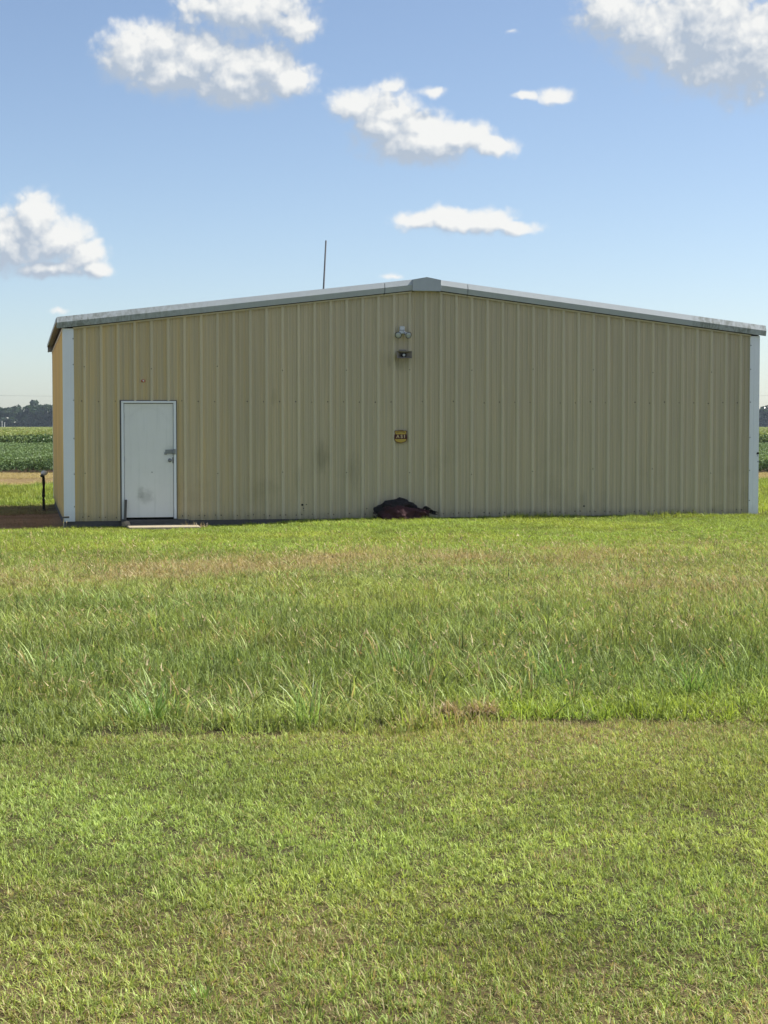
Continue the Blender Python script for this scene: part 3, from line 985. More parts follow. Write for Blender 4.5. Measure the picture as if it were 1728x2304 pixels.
for i in range(420):
    a_ = rng.uniform(0, math.pi); rr = rng.uniform(.7, 1.08)
    cx_ = math.cos(a_) * .50 * rr - .02 + (.1 if rng.random() < .3 else 0); top_h = .33 * math.sqrt(max(0.02, 1 - (min(1, abs(cx_ + .1) / .52)) ** 2)) + .02
    cz_ = rng.uniform(.35, 1.05) * top_h
    c = Vector((cx_, -.30 + .2 * rng.random(), cz_)); L__ = rng.uniform(.02, .055)
    q = Matrix.Rotation(rng.uniform(0, 6.28), 3, 'X') @ Matrix.Rotation(rng.uniform(0, 6.28), 3, 'Z')
    k0 = len(V)
    for p in ((-1, 0, 0), (0, -.5, .2), (1, 0, 0), (0, .5, .2)): V.append(tuple(c + q @ (Vector(p) * L__)))
    Fc += [(k0, k0 + 1, k0 + 2), (k0, k0 + 2, k0 + 3)]
for (x, z, l) in ((.50, .20, .09), (.56, .17, .08), (.62, .155, .07), (-.50, .03, .08), (.46, .24, .06), (-.33, .30, .04), (.18, .33, .05)):
    for j in range(5):
        c = Vector((x + rng.normal(0, .02), -.2 + rng.normal(0, .03), z + rng.normal(0, .014)))
        q = Matrix.Rotation(rng.uniform(-1, 1), 3, 'X') @ Matrix.Rotation(rng.uniform(-.5, .5), 3, 'Y')
        k0 = len(V)
        for p in ((-1, 0, 0), (0, -.4, .25), (1, 0, 0), (0, .4, .3)): V.append(tuple(c + q @ (Vector(p) * l)))
        Fc += [(k0, k0 + 1, k0 + 2), (k0, k0 + 2, k0 + 3)]
sc_ = link('torn_scraps', pymesh('torn_scraps', V, Fc), M_blk, hp); sc_['kind'] = 'stuff'

# ------------------------------------------------------------------ grass
def mat_blade(name, trans=.38, contrast=1.35):
    m, T, out = mat_new(name)
    vb = T.n('ShaderNodeAttribute', attribute_name='blade')
    ti = T.n('ShaderNodeAttribute', attribute_name='tint', attribute_type='INSTANCER')
    dr_ = T.n('ShaderNodeAttribute', attribute_name='dryness', attribute_type='INSTANCER')
    r_, g_, b_ = T.sep(vb.outputs['Vector'])
    k = T.m('MULTIPLY_ADD', T.m('POWER', r_, 1.3), contrast, 1.0 - contrast * .46)
    col = T.v('SCALE', ti.outputs['Vector'], k)
    # yellower tips
    col = T.mix(T.m('MULTIPLY', T.ss(g_, .35, 1.0), .32), col, T.v('MULTIPLY', col, (1.5, 1.22, 1.0)))
    isdry = T.m('LESS_THAN', b_, dr_.outputs['Fac'])
    straw = T.mix(r_, c4((.23, .165, .080)), c4((.52, .42, .25)))
    col = T.mix(T.m('MULTIPLY', isdry, .9), col, straw)
    d = T.n('ShaderNodeBsdfDiffuse'); T.put(d.inputs[0], col)
    t = T.n('ShaderNodeBsdfTranslucent'); T.put(t.inputs[0], T.v('MULTIPLY', col, (1.25, 1.2, .75)))
    gl = T.n('ShaderNodeBsdfGlossy'); gl.inputs['Roughness'].default_value = .55; gl.inputs[0].default_value = (.9, .95, .75, 1)
    m1 = T.n('ShaderNodeMixShader'); m1.inputs[0].default_value = trans
    m.node_tree.links.new(d.outputs[0], m1.inputs[1]); m.node_tree.links.new(t.outputs[0], m1.inputs[2])
    m2 = T.n('ShaderNodeMixShader'); m2.inputs[0].default_value = .025
    m.node_tree.links.new(m1.outputs[0], m2.inputs[1]); m.node_tree.links.new(gl.outputs[0], m2.inputs[2])
    m.node_tree.links.new(m2.outputs[0], out.inputs[0])
    return m
M_blade = mat_blade('grass_blade')

def blades_mesh(name, n, rad, h0, h1, w0, w1, lean=.5, curl=.6, seg=3, seed=0, mat=None, gauss=False, seedhead=0.0, lay=0.0, square=False):
    rg = np.random.default_rng(seed)
    V, Fc, A = [], [], []
    ncl = max(1, n // 16)
    cl = [(rg.uniform(-rad, rad), rg.uniform(-rad, rad), rg.uniform(.05, .13) * rad, rg.uniform(.6, 1.45), rg.random(), rg.uniform(0, 6.28), rg.random()) for _ in range(ncl)]
    for i in range(n):
        a = rg.uniform(0, 2 * math.pi)
        rr = abs(rg.normal(0, rad * .5)) if gauss else rad * math.sqrt(rg.random())
        x, y = rr * math.cos(a), rr * math.sin(a)
        h = h0 + (h1 - h0) * rg.random() ** 1.25
        cc = None
        if square:
            x, y = rg.uniform(-rad, rad), rg.uniform(-rad, rad)
            if rg.random() < .74:
                cc = cl[rg.integers(0, ncl)]
                ox, oy = rg.normal(0, cc[2], 2)
                x, y = cc[0] + ox, cc[1] + oy
                h *= cc[3]; a = math.atan2(oy, ox)
            else:
                h *= .75
        w = rg.uniform(w0, w1)
        az_ = a + rg.normal(0, .9) if (gauss or cc) else rg.uniform(0, 2 * math.pi)
        ln = abs(rg.normal(0, lean)); cu = rg.uniform(.2, 1) * curl
        if rg.random() < lay: ln += 1.0
        d = Vector((math.cos(az_), math.sin(az_), 0)); side = Vector((-d.y, d.x, 0))
        tw = rg.uniform(-.9, .9); side = (side * math.cos(tw) + d * math.sin(tw))
        p = Vector((x, y, -.005)); ang = ln
        r0, b0 = rg.random(), rg.random()
        if cc: r0 = min(1, max(0, .5 * r0 + .5 * cc[4])); b0 = .6 * b0 + .4 * cc[6]
        k0 = len(V)
        for sgi in range(seg + 1):
            f = sgi / seg
            ww = w * (1 - f ** 1.6) * .5
            if sgi < seg:
                V.append(tuple(p - side * ww)); V.append(tuple(p + side * ww)); A += [(r0, f, b0, 1)] * 2
            else:
                V.append(tuple(p)); A.append((r0, f, b0, 1))
            p = p + (d * math.sin(ang) + Vector((0, 0, math.cos(ang)))) * (h / seg)
            ang += cu / seg * 1.6
        for sgi in range(seg - 1):
            q = k0 + 2 * sgi
            Fc.append((q, q + 1, q + 3, q + 2))
        q = k0 + 2 * (seg - 1)
        Fc.append((q, q + 1, q + 2))
        if rg.random() < seedhead:
            tip = Vector(V[-1]); up = (d * math.sin(ang - .2) + Vector((0, 0, math.cos(ang - .2))))
            q = len(V); L = rg.uniform(.035, .07)
            for (aa, bb) in ((-.006, 0), (.006, 0), (0, 1)):
                V.append(tuple(tip + side * aa * 1.3 + up * L * (bb - .35)))
                A.append((r0, 1, 0.0, 1))
            Fc.append((q, q + 1, q + 2))
    me = pymesh(name, V, Fc)
    at = me.color_attributes.new('blade', 'FLOAT_COLOR', 'POINT')
    at.data.foreach_set('color', np.array(A, np.float32).ravel())
    me.materials.append(mat or M_blade)
    return me

def proto_collection(name, meshes):
    c = bpy.data.collections.new(name)
    for i, me in enumerate(meshes):
        o = bpy.data.objects.new('%s_%02d' % (name, i), me)
        c.objects.link(o)
    return c

def scatter(name, pts, rot, scl, pick, tint, dry, coll, tilt=None):
    n = len(pts)
    me = bpy.data.meshes.new(name)
    me.vertices.add(n)
    me.vertices.foreach_set('co', np.asarray(pts, np.float32).ravel())
    def attr(nm, typ, key, arr):
        a_ = me.attributes.new(nm, typ, 'POINT'); a_.data.foreach_set(key, np.ascontiguousarray(arr).ravel())
    rv = np.zeros((n, 3), np.float32); rv[:, 2] = rot
    if tilt is not None: rv[:, 0] = tilt[:, 0]; rv[:, 1] = tilt[:, 1]
    attr('rot', 'FLOAT_VECTOR', 'vector', rv)
    sv_ = np.asarray(scl, np.float32)
    if sv_.ndim == 1: sv_ = np.repeat(sv_[:, None], 3, 1)
    attr('scl', 'FLOAT_VECTOR', 'vector', sv_)
    attr('pick', 'INT', 'value', np.asarray(pick, np.int32))
    attr('tint', 'FLOAT_VECTOR', 'vector', np.asarray(tint, np.float32))
    attr('dryness', 'FLOAT', 'value', np.asarray(dry, np.float32))
    o = link(name, me)
    ng = bpy.data.node_groups.new(name + '_scatter', 'GeometryNodeTree')
    ng.interface.new_socket('Geometry', in_out='INPUT', socket_type='NodeSocketGeometry')
    ng.interface.new_socket('Geometry', in_out='OUTPUT', socket_type='NodeSocketGeometry')
    N, Lk = ng.nodes, ng.links
    gi_ = N.new('NodeGroupInput'); go_ = N.new('NodeGroupOutput')
    mp_ = N.new('GeometryNodeMeshToPoints')
    ip = N.new('GeometryNodeInstanceOnPoints'); ip.inputs['Pick Instance'].default_value = True
    ci = N.new('GeometryNodeCollectionInfo'); ci.inputs['Collection'].default_value = coll
    ci.inputs['Separate Children'].default_value = True; ci.inputs['Reset Children'].default_value = True
    def na(nm, typ):
        q = N.new('GeometryNodeInputNamedAttribute'); q.data_type = typ; q.inputs['Name'].default_value = nm
        return q.outputs['Attribute']
    Lk.new(gi_.outputs[0], mp_.inputs['Mesh']); Lk.new(mp_.outputs[0], ip.inputs['Points'])
    Lk.new(ci.outputs[0], ip.inputs['Instance'])
    Lk.new(na('pick', 'INT'), ip.inputs['Instance Index'])
    er = N.new('FunctionNodeEulerToRotation'); Lk.new(na('rot', 'FLOAT_VECTOR'), er.inputs[0])
    Lk.new(er.outputs[0], ip.inputs['Rotation'])
    Lk.new(na('scl', 'FLOAT_VECTOR'), ip.inputs['Scale'])
    Lk.new(ip.outputs[0], go_.inputs[0])
    md = o.modifiers.new('scatter', 'NODES'); md.node_group = ng
    o['kind'] = 'stuff'
    return o

def jitter_grid(x0, x1, y0, y1, sp, rg, jit=.55):
    X, Y = np.meshgrid(np.arange(x0, x1, sp), np.arange(y0, y1, sp))
    p = np.stack([X.ravel(), Y.ravel()], -1)
    return p + rg.uniform(-jit, jit, p.shape) * sp

def in_building(x, y, pad=0.0):
    s, t = (x - BX) * ct + (y - BY) * sn, -(x - BX) * sn + (y - BY) * ct
    return (s > -pad) & (s < WL + pad) & (t > -pad) & (t < WD + pad)

def green(x, y, base, var=.36):
    n1 = fbm(x, y, .7, 71, 4)[:, None]; n2 = fbm(x, y, 2.7, 81, 3)[:, None]
    b0 = np.array(base)
    cool = np.array([.92, .97, .95]); warm = np.array([1.08, 1.02, .93])
    t = np.clip((n1 - .32) / .36, 0, 1)
    band = vnoise(x * .10, y + .12 * x, 1.15, 161)[:, None]
    return b0 * (cool * (1 - t) + warm * t) * (1 - var + 2 * var * n2) * (.86 + .28 * band)

GREEN_MOWN = (.290, .368, .102)
GREEN_TALL = (.225, .29, .088)
GREEN_LIME = (.235, .310, .060)

# mown strip in the foreground
C_mown = proto_collection('mown_patch', [blades_mesh('mown_patch', 1200, .155, .018, .050, .0032, .0056, .72, 1.5, 3, 100 + i, lay=.25, square=True) for i in range(6)])
rg = np.random.default_rng(1)
p = jitter_grid(-6, 6, 3.9, 12.8, .25, rg, .12)
k = (p[:, 1] < mow_edge(p[:, 0]) - .08) & (np.abs(p[:, 0]) < .27 * p[:, 1] + .9)
p = p[k]; n = len(p)
thinp = fbm(p[:, 0], p[:, 1], 1.1, 91, 3)
z = ground_z(p[:, 0], p[:, 1])
hsc = .75 + .75 * fbm(p[:, 0], p[:, 1], 1.5, 95, 3)
sc3 = np.stack([np.full(n, 1.0), np.full(n, 1.0), hsc], -1) * rg.uniform(.85, 1.15, (n, 1))
dr = dry_map(p[:, 0], p[:, 1]) * .85
scatter('mown_grass', np.column_stack([p, z]), rg.uniform(0, 6.28, n), sc3, rg.integers(0, 6, n), green(p[:, 0], p[:, 1], GREEN_MOWN), dr, C_mown)['label'] = 'short mown lawn grass in the foreground'
# loose dry clippings lying on the mown strip
C_clip = proto_collection('clipping', [blades_mesh('clipping', 7, .12, .04, .10, .002, .0042, .25, .8, 3, 150 + i, lay=1.0) for i in range(5)])
p = jitter_grid(-6, 6, 3.9, 11.5, .21, rg)
k = (p[:, 1] < mow_edge(p[:, 0])) & (np.abs(p[:, 0]) < .27 * p[:, 1] + .9) & (rg.random(len(p)) < .8)
p = p[k]; n = len(p)
scatter('grass_clippings', np.column_stack([p, ground_z(p[:, 0], p[:, 1]) + .012]), rg.uniform(0, 6.28, n), rg.uniform(.6, 1.2, n), rg.integers(0, 5, n), green(p[:, 0], p[:, 1], GREEN_MOWN), rg.uniform(.55, 1.1, n), C_clip)['label'] = 'dry clippings lying on the mown lawn'

# unmown yard: undergrowth
C_under = proto_collection('under_patch', [blades_mesh('under_patch', 900, .245, .03, .115, .0045, .0090, .66, 1.6, 4, 200 + i, lay=.2, square=True) for i in range(6)])
p = jitter_grid(-14, 14, 9.8, 35, .40, rg, .1)
s_, t_ = (p[:, 0] - BX) * ct + (p[:, 1] - BY) * sn, -(p[:, 0] - BX) * sn + (p[:, 1] - BY) * ct
k = (p[:, 1] > mow_edge(p[:, 0]) - .02) & (np.abs(p[:, 0]) < .27 * p[:, 1] + 1.2) & (t_ < -.20)
onstep = (s_ > 1.0) & (s_ < 2.42) & (t_ > -.95)
k &= ~onstep
p = p[k]; s_ = s_[k]; t_ = t_[k]; n = len(p)
gap = p[:, 1] - mow_edge(p[:, 0])
hs = .75 + .8 * fbm(p[:, 0], p[:, 1], .8, 97, 3)
hs = hs * (1 + .25 * sstep(.7, .1, gap)) * np.where(p[:, 1] > 20, .8, 1.0)
hs = hs * (1 - .35 * sstep(24, 28, p[:, 1])) * (1 + .5 * sstep(.8, 2.0, gap) * sstep(9, 5, gap))
basec = np.array(GREEN_TALL)[None] * (1 - sstep(22, 27, p[:, 1])[:, None]) + np.array(GREEN_LIME)[None] * sstep(22, 27, p[:, 1])[:, None]
deep = (sstep(.2, 1.0, gap) * sstep(7.5, 4.0, gap))[:, None]
basec = basec * (1 - .12 * deep * np.array([1.1, .85, .8]))
strip = (sstep(-.2, .8, p[:, 0]) * sstep(1.5, .7, gap) )[:, None]
basec = basec * (1 - strip) + np.array(GREEN_LIME)[None] * strip
tn = green(p[:, 0], p[:, 1], (1, 1, 1)) * basec
dr = dry_map(p[:, 0], p[:, 1])
sc3 = np.stack([np.ones(n), np.ones(n), hs], -1) * rg.uniform(.85, 1.2, (n, 1))
scatter('yard_grass', np.column_stack([p, ground_z(p[:, 0], p[:, 1])]), rg.uniform(0, 6.28, n), sc3, rg.integers(0, 6, n), tn, dr, C_under)['label'] = 'uncut green and browning grass between the mown strip and the building'

# unmown yard: long blades and seed stalks
C_long = proto_collection('long_patch', [blades_mesh('long_patch', 20, .13, .10, .33, .007, .014, .62, 1.3, 6, 300 + i, lay=.15) for i in range(8)])
p = jitter_grid(-9, 9, 10.2, 27, .19, rg)
dn = fbm(p[:, 0], p[:, 1], 1.0, 101, 3); gap = p[:, 1] - mow_edge(p[:, 0])
prob = sstep(.42, .56, dn) * sstep(24, 15, p[:, 1]) * sstep(0.0, .45, gap) * 1.15
prob *= 1 - .85 * sstep(-.2, .6, p[:, 0]) * sstep(1.7, 1.0, gap) * sstep(3.2, 2.2, p[:, 0])
k = (gap > .05) & (np.abs(p[:, 0]) < .27 * p[:, 1] + .9) & (rg.random(len(p)) < prob)
p = p[k]; n = len(p)
hs = (.55 + .6 * rg.random(n)) * np.where(p[:, 1] < 14, 1.0, .8)
scatter('long_grass', np.column_stack([p, ground_z(p[:, 0], p[:, 1])]), rg.uniform(0, 6.28, n), np.stack([np.ones(n), np.ones(n), hs], -1) * rg.uniform(.8, 1.1, (n, 1)), rg.integers(0, 8, n), green(p[:, 0], p[:, 1], (.24, .315, .105)), rg.uniform(0, .3, n), C_long)['label'] = 'long arching grass blades behind the mowing edge'
C_stalk = proto_collection('stalk_patch', [blades_mesh('stalk_patch', 9, .2, .14, .30, .0028, .0045, .40, .7, 4, 400 + i, seedhead=.9) for i in range(6)])
p = jitter_grid(-9, 9, 11.0, 29, .26, rg)
prob = .22 + .8 * dry_map(p[:, 0], p[:, 1])
prob *= sstep(30, 24, p[:, 1])
k = (p[:, 1] > mow_edge(p[:, 0]) + .6) & (np.abs(p[:, 0]) < .27 * p[:, 1] + .9) & (rg.random(len(p)) < prob)
p = p[k]; n = len(p)
scatter('seed_stalks', np.column_stack([p, ground_z(p[:, 0], p[:, 1])]), rg.uniform(0, 6.28, n), rg.uniform(.7, 1.15, n), rg.integers(0, 6, n), green(p[:, 0], p[:, 1], (.13, .15, .06)), rg.uniform(.3, .8, n), C_stalk)['label'] = 'thin brown seed stalks standing above the uncut grass'

# yard behind and beside the building
C_far = proto_collection('far_patch', [blades_mesh('far_patch', 900, .48, .05, .16, .008, .014, .5, .9, 2, 500 + i, lay=.1, square=True) for i in range(5)])
p = jitter_grid(-24, 24, 31, 67, .78, rg, .12)
s_, t_ = (p[:, 0] - BX) * ct + (p[:, 1] - BY) * sn, -(p[:, 0] - BX) * sn + (p[:, 1] - BY) * ct
dirt = (s_ < .6) & (s_ > -9) & (t_ > -.35) & (t_ < 6.0 + 1.0 * fbm(p[:, 0], p[:, 1], .8, 61, 3))
k = ~in_building(p[:, 0], p[:, 1], .25) & (np.abs(p[:, 0]) < .26 * p[:, 1] + 1.5) & (np.abs(p[:, 0]) > .08 * p[:, 1]) & (t_ > -.3) & ~(dirt & (rg.random(len(p)) < .93))
p = p[k]; t_ = t_[k]; s_ = s_[k]; n = len(p)
dr = dry_map(p[:, 0], p[:, 1])
hs = np.where(dr > .8, .45, 1.0) * rg.uniform(.7, 1.2, n)
scatter('back_yard_grass', np.column_stack([p, ground_z(p[:, 0], p[:, 1])]), rg.uniform(0, 6.28, n), np.stack([np.ones(n), np.ones(n), hs], -1), rg.integers(0, 5, n), green(p[:, 0], p[:, 1], GREEN_LIME), dr, C_far)['label'] = 'green and straw coloured grass beyond the building'
# dead grass lying on the worn dirt
C_dead = proto_collection('dead_patch', [blades_mesh('dead_patch', 60, .35, .03, .09, .004, .008, .6, .8, 2, 600 + i, lay=.8) for i in range(4)])
p = jitter_grid(-12, -5, 30, 43, .3, rg)
s_, t_ = (p[:, 0] - BX) * ct + (p[:, 1] - BY) * sn, -(p[:, 0] - BX) * sn + (p[:, 1] - BY) * ct
k = (s_ < -.1) & (t_ > -.5) & (t_ < 7.5) & (rg.random(len(p)) < .8)
p = p[k]; n = len(p)
scatter('dead_grass', np.column_stack([p, ground_z(p[:, 0], p[:, 1])]), rg.uniform(0, 6.28, n), rg.uniform(.6, 1.2, n), rg.integers(0, 4, n), np.tile((.20, .125, .065), (n, 1)), rg.uniform(.0, .55, n), C_dead)['label'] = 'dead brown grass on the worn dirt left of the building'
# fringe of grass along the foot of the front wall and left of it
p = np.column_stack([rg.uniform(-4.5, WL + 2.5, 110), rg.uniform(-.34, -.20, 110)])
p = p[~((p[:, 0] > .95) & (p[:, 0] < 2.45))]
w = np.array([to_world(a_, b_)[:2] for a_, b_ in p]); n = len(w)
fh = np.where(p[:, 0] < 3.3, .55, .85) * rg.uniform(.6, 1.25, n)
fh = fh * (1 + .9 * np.exp(-((p[:, 0] - 8.9) / .5) ** 2))
scatter('wall_fringe_grass', np.column_stack([w, ground_z(w[:, 0], w[:, 1])]), rg.uniform(0, 6.28, n), np.stack([np.ones(n) * .75, np.ones(n) * .55, fh], -1), rg.integers(0, 6, n), green(w[:, 0], w[:, 1], GREEN_LIME), rg.uniform(0, .2, n), C_under)['label'] = 'grass fringe growing along the foot of the front wall'

# single tufts that stand out
def mat_tuft(name, col, straw=.1):
    m, T, out = mat_new(name)
    vb = T.n('ShaderNodeAttribute', attribute_name='blade')
    r_, g_, b_ = T.sep(vb.outputs['Vector'])
    c = T.v('SCALE', tuple(col), T.m('MULTIPLY_ADD', r_, .9, .55))
    c = T.mix(T.m('LESS_THAN', b_, straw), c, c4((.36, .29, .15)))
    d = T.n('ShaderNodeBsdfDiffuse'); T.put(d.inputs[0], c)
    t = T.n('ShaderNodeBsdfTranslucent'); T.put(t.inputs[0], T.v('MULTIPLY', c, (1.25, 1.2, .75)))
    gl = T.n('ShaderNodeBsdfGlossy'); gl.inputs['Roughness'].default_value = .35
    m1 = T.n('ShaderNodeMixShader'); m1.inputs[0].default_value = .35
    m.node_tree.links.new(d.outputs[0], m1.inputs[1]); m.node_tree.links.new(t.outputs[0], m1.inputs[2])
    m2 = T.n('ShaderNodeMixShader'); m2.inputs[0].default_value = .03
    m.node_tree.links.new(m1.outputs[0], m2.inputs[1]); m.node_tree.links.new(gl.outputs[0], m2.inputs[2])
    m.node_tree.links.new(m2.outputs[0], out.inputs[0])
    return m
M_tuft = mat_tuft('tuft_green', (.24, .35, .09))
M_tuft2 = mat_tuft('tuft_deep_green', (.17, .28, .07), .06)
M_hay = mat_tuft('hay_straw', (.40, .30, .19), .3)
def tuft(u, v, mesh, label, cat='grass tuft', group=None):
    mesh.name = cat.replace(' ', '_')
    d = ray(u, v); tt = -ZC / d.z
    x, y = d.x * tt, d.y * tt
    o = link('grass_tuft' if cat == 'grass tuft' else 'hay_clump', mesh, None, None, (x, y, float(ground_z(x, y)) + (.05 if cat == 'hay' else 0)))
    return tag(o, label, cat, group)
tuft(692, 1640, blades_mesh('tuft_a', 75, .12, .16, .42, .006, .011, .50, .7, 6, 701, M_tuft, gauss=True), 'spreading green grass tuft on the mowing edge, left of centre')
tuft(905, 1520, blades_mesh('tuft_b', 110, .18, .14, .34, .006, .010, .28, .5, 5, 702, M_tuft2, gauss=True), 'upright dark green grass clump near the middle of the uncut yard')
tuft(345, 1630, blades_mesh('tuft_c', 95, .22, .14, .36, .006, .011, .5, .8, 6, 703, M_tuft2, gauss=True), 'broad green grass tuft on the mowing edge below the door')
tuft(1560, 1560, blades_mesh('tuft_d', 65, .2, .16, .38, .006, .010, .5, .7, 6, 704, M_tuft2, gauss=True), 'loose green grass tuft near the right edge of the uncut yard')
tuft(1250, 1530, blades_mesh('tuft_e', 60, .2, .14, .36, .006, .010, .6, .8, 6, 705, M_tuft2, gauss=True), 'arching grass tuft above the bright strip, right of centre')
tuft(455, 2245, blades_mesh('tuft_f', 60, .055, .04, .09, .004, .006, .4, .6, 4, 706, M_tuft, gauss=True), 'small bright green tuft in the mown lawn at lower left')
tuft(1085, 1622, blades_mesh('hay_a', 500, .10, .05, .15, .003, .006, .8, 1.6, 4, 711, M_hay, lay=.5), 'larger tan hay clump on the mowing edge', 'hay')
tuft(1012, 1626, blades_mesh('hay_b', 220, .055, .05, .14, .003, .006, .7, 1.4, 4, 712, M_hay, lay=.5), 'smaller tan hay clump left of the larger one', 'hay')
d_ = bl(2.32, -.5, .01)
tag(link('straw_clump', blades_mesh('straw_a', 160, .22, .04, .12, .004, .008, .9, 1.2, 3, 713, M_hay, lay=.6), None, None, d_), 'heap of dry straw at the right end of the doorstep', 'straw')

# ------------------------------------------------------------------ crop field
def leaf_patch(name, n, sx, sy, h0, h1, size, seed, mat, flat=.5):
    rg = np.random.default_rng(seed)
    V, Fc, A = [], [], []
    for i in range(n):
        c = Vector((rg.uniform(-sx, sx), rg.uniform(-sy, sy), h0 + (h1 - h0) * rg.random() ** .6))
        q = Matrix.Rotation(rg.uniform(0, 6.28), 3, 'Z') @ Matrix.Rotation(rg.normal(.35, flat), 3, 'X') @ Matrix.Rotation(rg.normal(0, .3), 3, 'Y')
        L = size * rg.uniform(.6, 1.25); k0 = len(V); r0 = rg.random()
        for p_ in ((0, -1, 0), (.62, -.1, .12), (0, 1, -.05), (-.62, -.1, .12)):
            V.append(tuple(c + q @ (Vector(p_) * L))); A.append((r0, (c.z - h0) / max(.01, h1 - h0), rg.random(), 1))
        Fc += [(k0, k0 + 1, k0 + 2), (k0, k0 + 2, k0 + 3)]
    me = pymesh(name, V, Fc)
    at = me.color_attributes.new('blade', 'FLOAT_COLOR', 'POINT'); at.data.foreach_set('color', np.array(A, np.float32).ravel())
    me.materials.append(mat)
    return me
M_leaf = mat_blade('crop_leaf', .3, .7)
C_soy = proto_collection('soy_patch', [leaf_patch('soy_patch', 210, .45, .55, .06, .62, .062, 800 + i, M_leaf) for i in range(5)])
pts = []
for y in np.arange(67.2, 118, .80):
    x = np.arange(-34, 34, .72); x = x[(np.abs(x) > .09 * y) & (np.abs(x) < .25 * y + 2)]
    pts.append(np.column_stack([x + rg.uniform(-.3, .3, len(x)), np.full(len(x), y) + rg.normal(0, .22, len(x))]))
p = np.concatenate(pts); n = len(p)
tn = np.array([.095, .155, .072])[None] * (.8 + .45 * fbm(p[:, 0], p[:, 1], .3, 111, 3)[:, None])
scatter('crop_rows', np.column_stack([p, np.zeros(n)]), rg.uniform(-.2, .2, n) + rg.integers(0, 2, n) * math.pi, np.stack([np.ones(n), np.ones(n), rg.uniform(.88, 1.12, n)], -1), rg.integers(0, 5, n), tn, rg.uniform(0, .05, n), C_soy)['label'] = 'rows of dark green leafy crop behind the building'
C_weed = proto_collection('weed_patch', [leaf_patch('weed_patch', 260, 1.0, .9, .1, 1.0, .11, 830 + i, M_leaf, .8) for i in range(4)])
x = np.concatenate([np.arange(-44, -9, .9), np.arange(10, 44, .9)]); x = np.repeat(x, 2)
p = np.column_stack([x + rg.uniform(-.3, .3, len(x)), 119.5 + rg.uniform(0, 3, len(x))]); n = len(p)
hs = (.75 + .55 * fbm(p[:, 0], p[:, 1], .35, 121, 3))
scatter('ditch_weeds', np.column_stack([p, np.zeros(n)]), rg.uniform(0, 6.28, n), np.stack([np.ones(n), np.ones(n), hs], -1), rg.integers(0, 4, n), np.tile((.088, .138, .06), (n, 1)), np.zeros(n), C_weed)['label'] = 'dark band of weeds between the two fields'
C_ff = proto_collection('far_crop', [leaf_patch('far_crop', 260, 3.0, 2.2, .25, .72, .30, 850 + i, M_leaf, .3) for i in range(4)])
pts = []
y = 126.0
while y < 900:
    st_ = 2.6 + (y - 126) * .012
    x = np.arange(-.27 * y - 6, .27 * y + 6, 4.2 + (y - 126) * .006); x = x[np.abs(x) > .10 * y]
    pts.append(np.column_stack([x + rg.uniform(-1, 1, len(x)), np.full(len(x), y) + rg.uniform(-.6, .6, len(x)), np.full(len(x), 1 + (y - 126) * .004)])); y += st_
p = np.concatenate(pts); n = len(p)
tn = np.array([.155, .205, .065])[None] * (.75 + .5 * fbm(p[:, 0], p[:, 1], .02, 131, 4)[:, None])
scatter('far_crop_field', np.column_stack([p[:, :2], np.zeros(n)]), rg.uniform(-.1, .1, n) + rg.integers(0, 2, n) * math.pi, np.stack([p[:, 2], p[:, 2], np.ones(n)], -1), rg.integers(0, 4, n), tn, rg.uniform(0, .2, n), C_ff)['label'] = 'paler crop field stretching to the far woods'

# bush in the ditch next to the building's left edge
M_bush = mat_tuft('bush_leaf', (.045, .085, .03), 0)
bu = empty('ditch_bush', (-22.9, 118.4, 0), 0)
tag(bu, 'low dark bush in the field just left of the building', 'bush')
V, Fc, A = [], [], []
rgb_ = np.random.default_rng(55)
for i in range(700):
    v = Vector(rgb_.normal(0, 1, 3)); v.normalize(); v *= rgb_.random() ** .4
    c = Vector((v.x * 1.3, v.y * .9, .62 + v.z * .62)) ; c.z = abs(c.z)
    q = Matrix.Rotation(rgb_.uniform(0, 6.28), 3, 'Z') @ Matrix.Rotation(rgb_.uniform(-1, 1), 3, 'X'); L = rgb_.uniform(.06, .12); k0 = len(V); r0 = rgb_.random()
    for p_ in ((0, -1, 0), (.6, 0, .1), (0, 1, 0), (-.6, 0, .1)): V.append(tuple(c + q @ (Vector(p_) * L))); A.append((r0, .5, 1, 1))
    Fc += [(k0, k0 + 1, k0 + 2), (k0, k0 + 2, k0 + 3)]
me = pymesh('foliage', V, Fc); at = me.color_attributes.new('blade', 'FLOAT_COLOR', 'POINT'); at.data.foreach_set('color', np.array(A, np.float32).ravel())
link('foliage', me, M_bush, bu)
bm = bmesh.new()
for i in range(5): add_tube(bm, [(0, 0, -.1), (rgb_.normal(0, .2), rgb_.normal(0, .2), .4), (rgb_.normal(0, .6), rgb_.normal(0, .4), .85)], [.02, .015, .006], 6)
bmesh_obj('stems', bm, M_wood, bu)

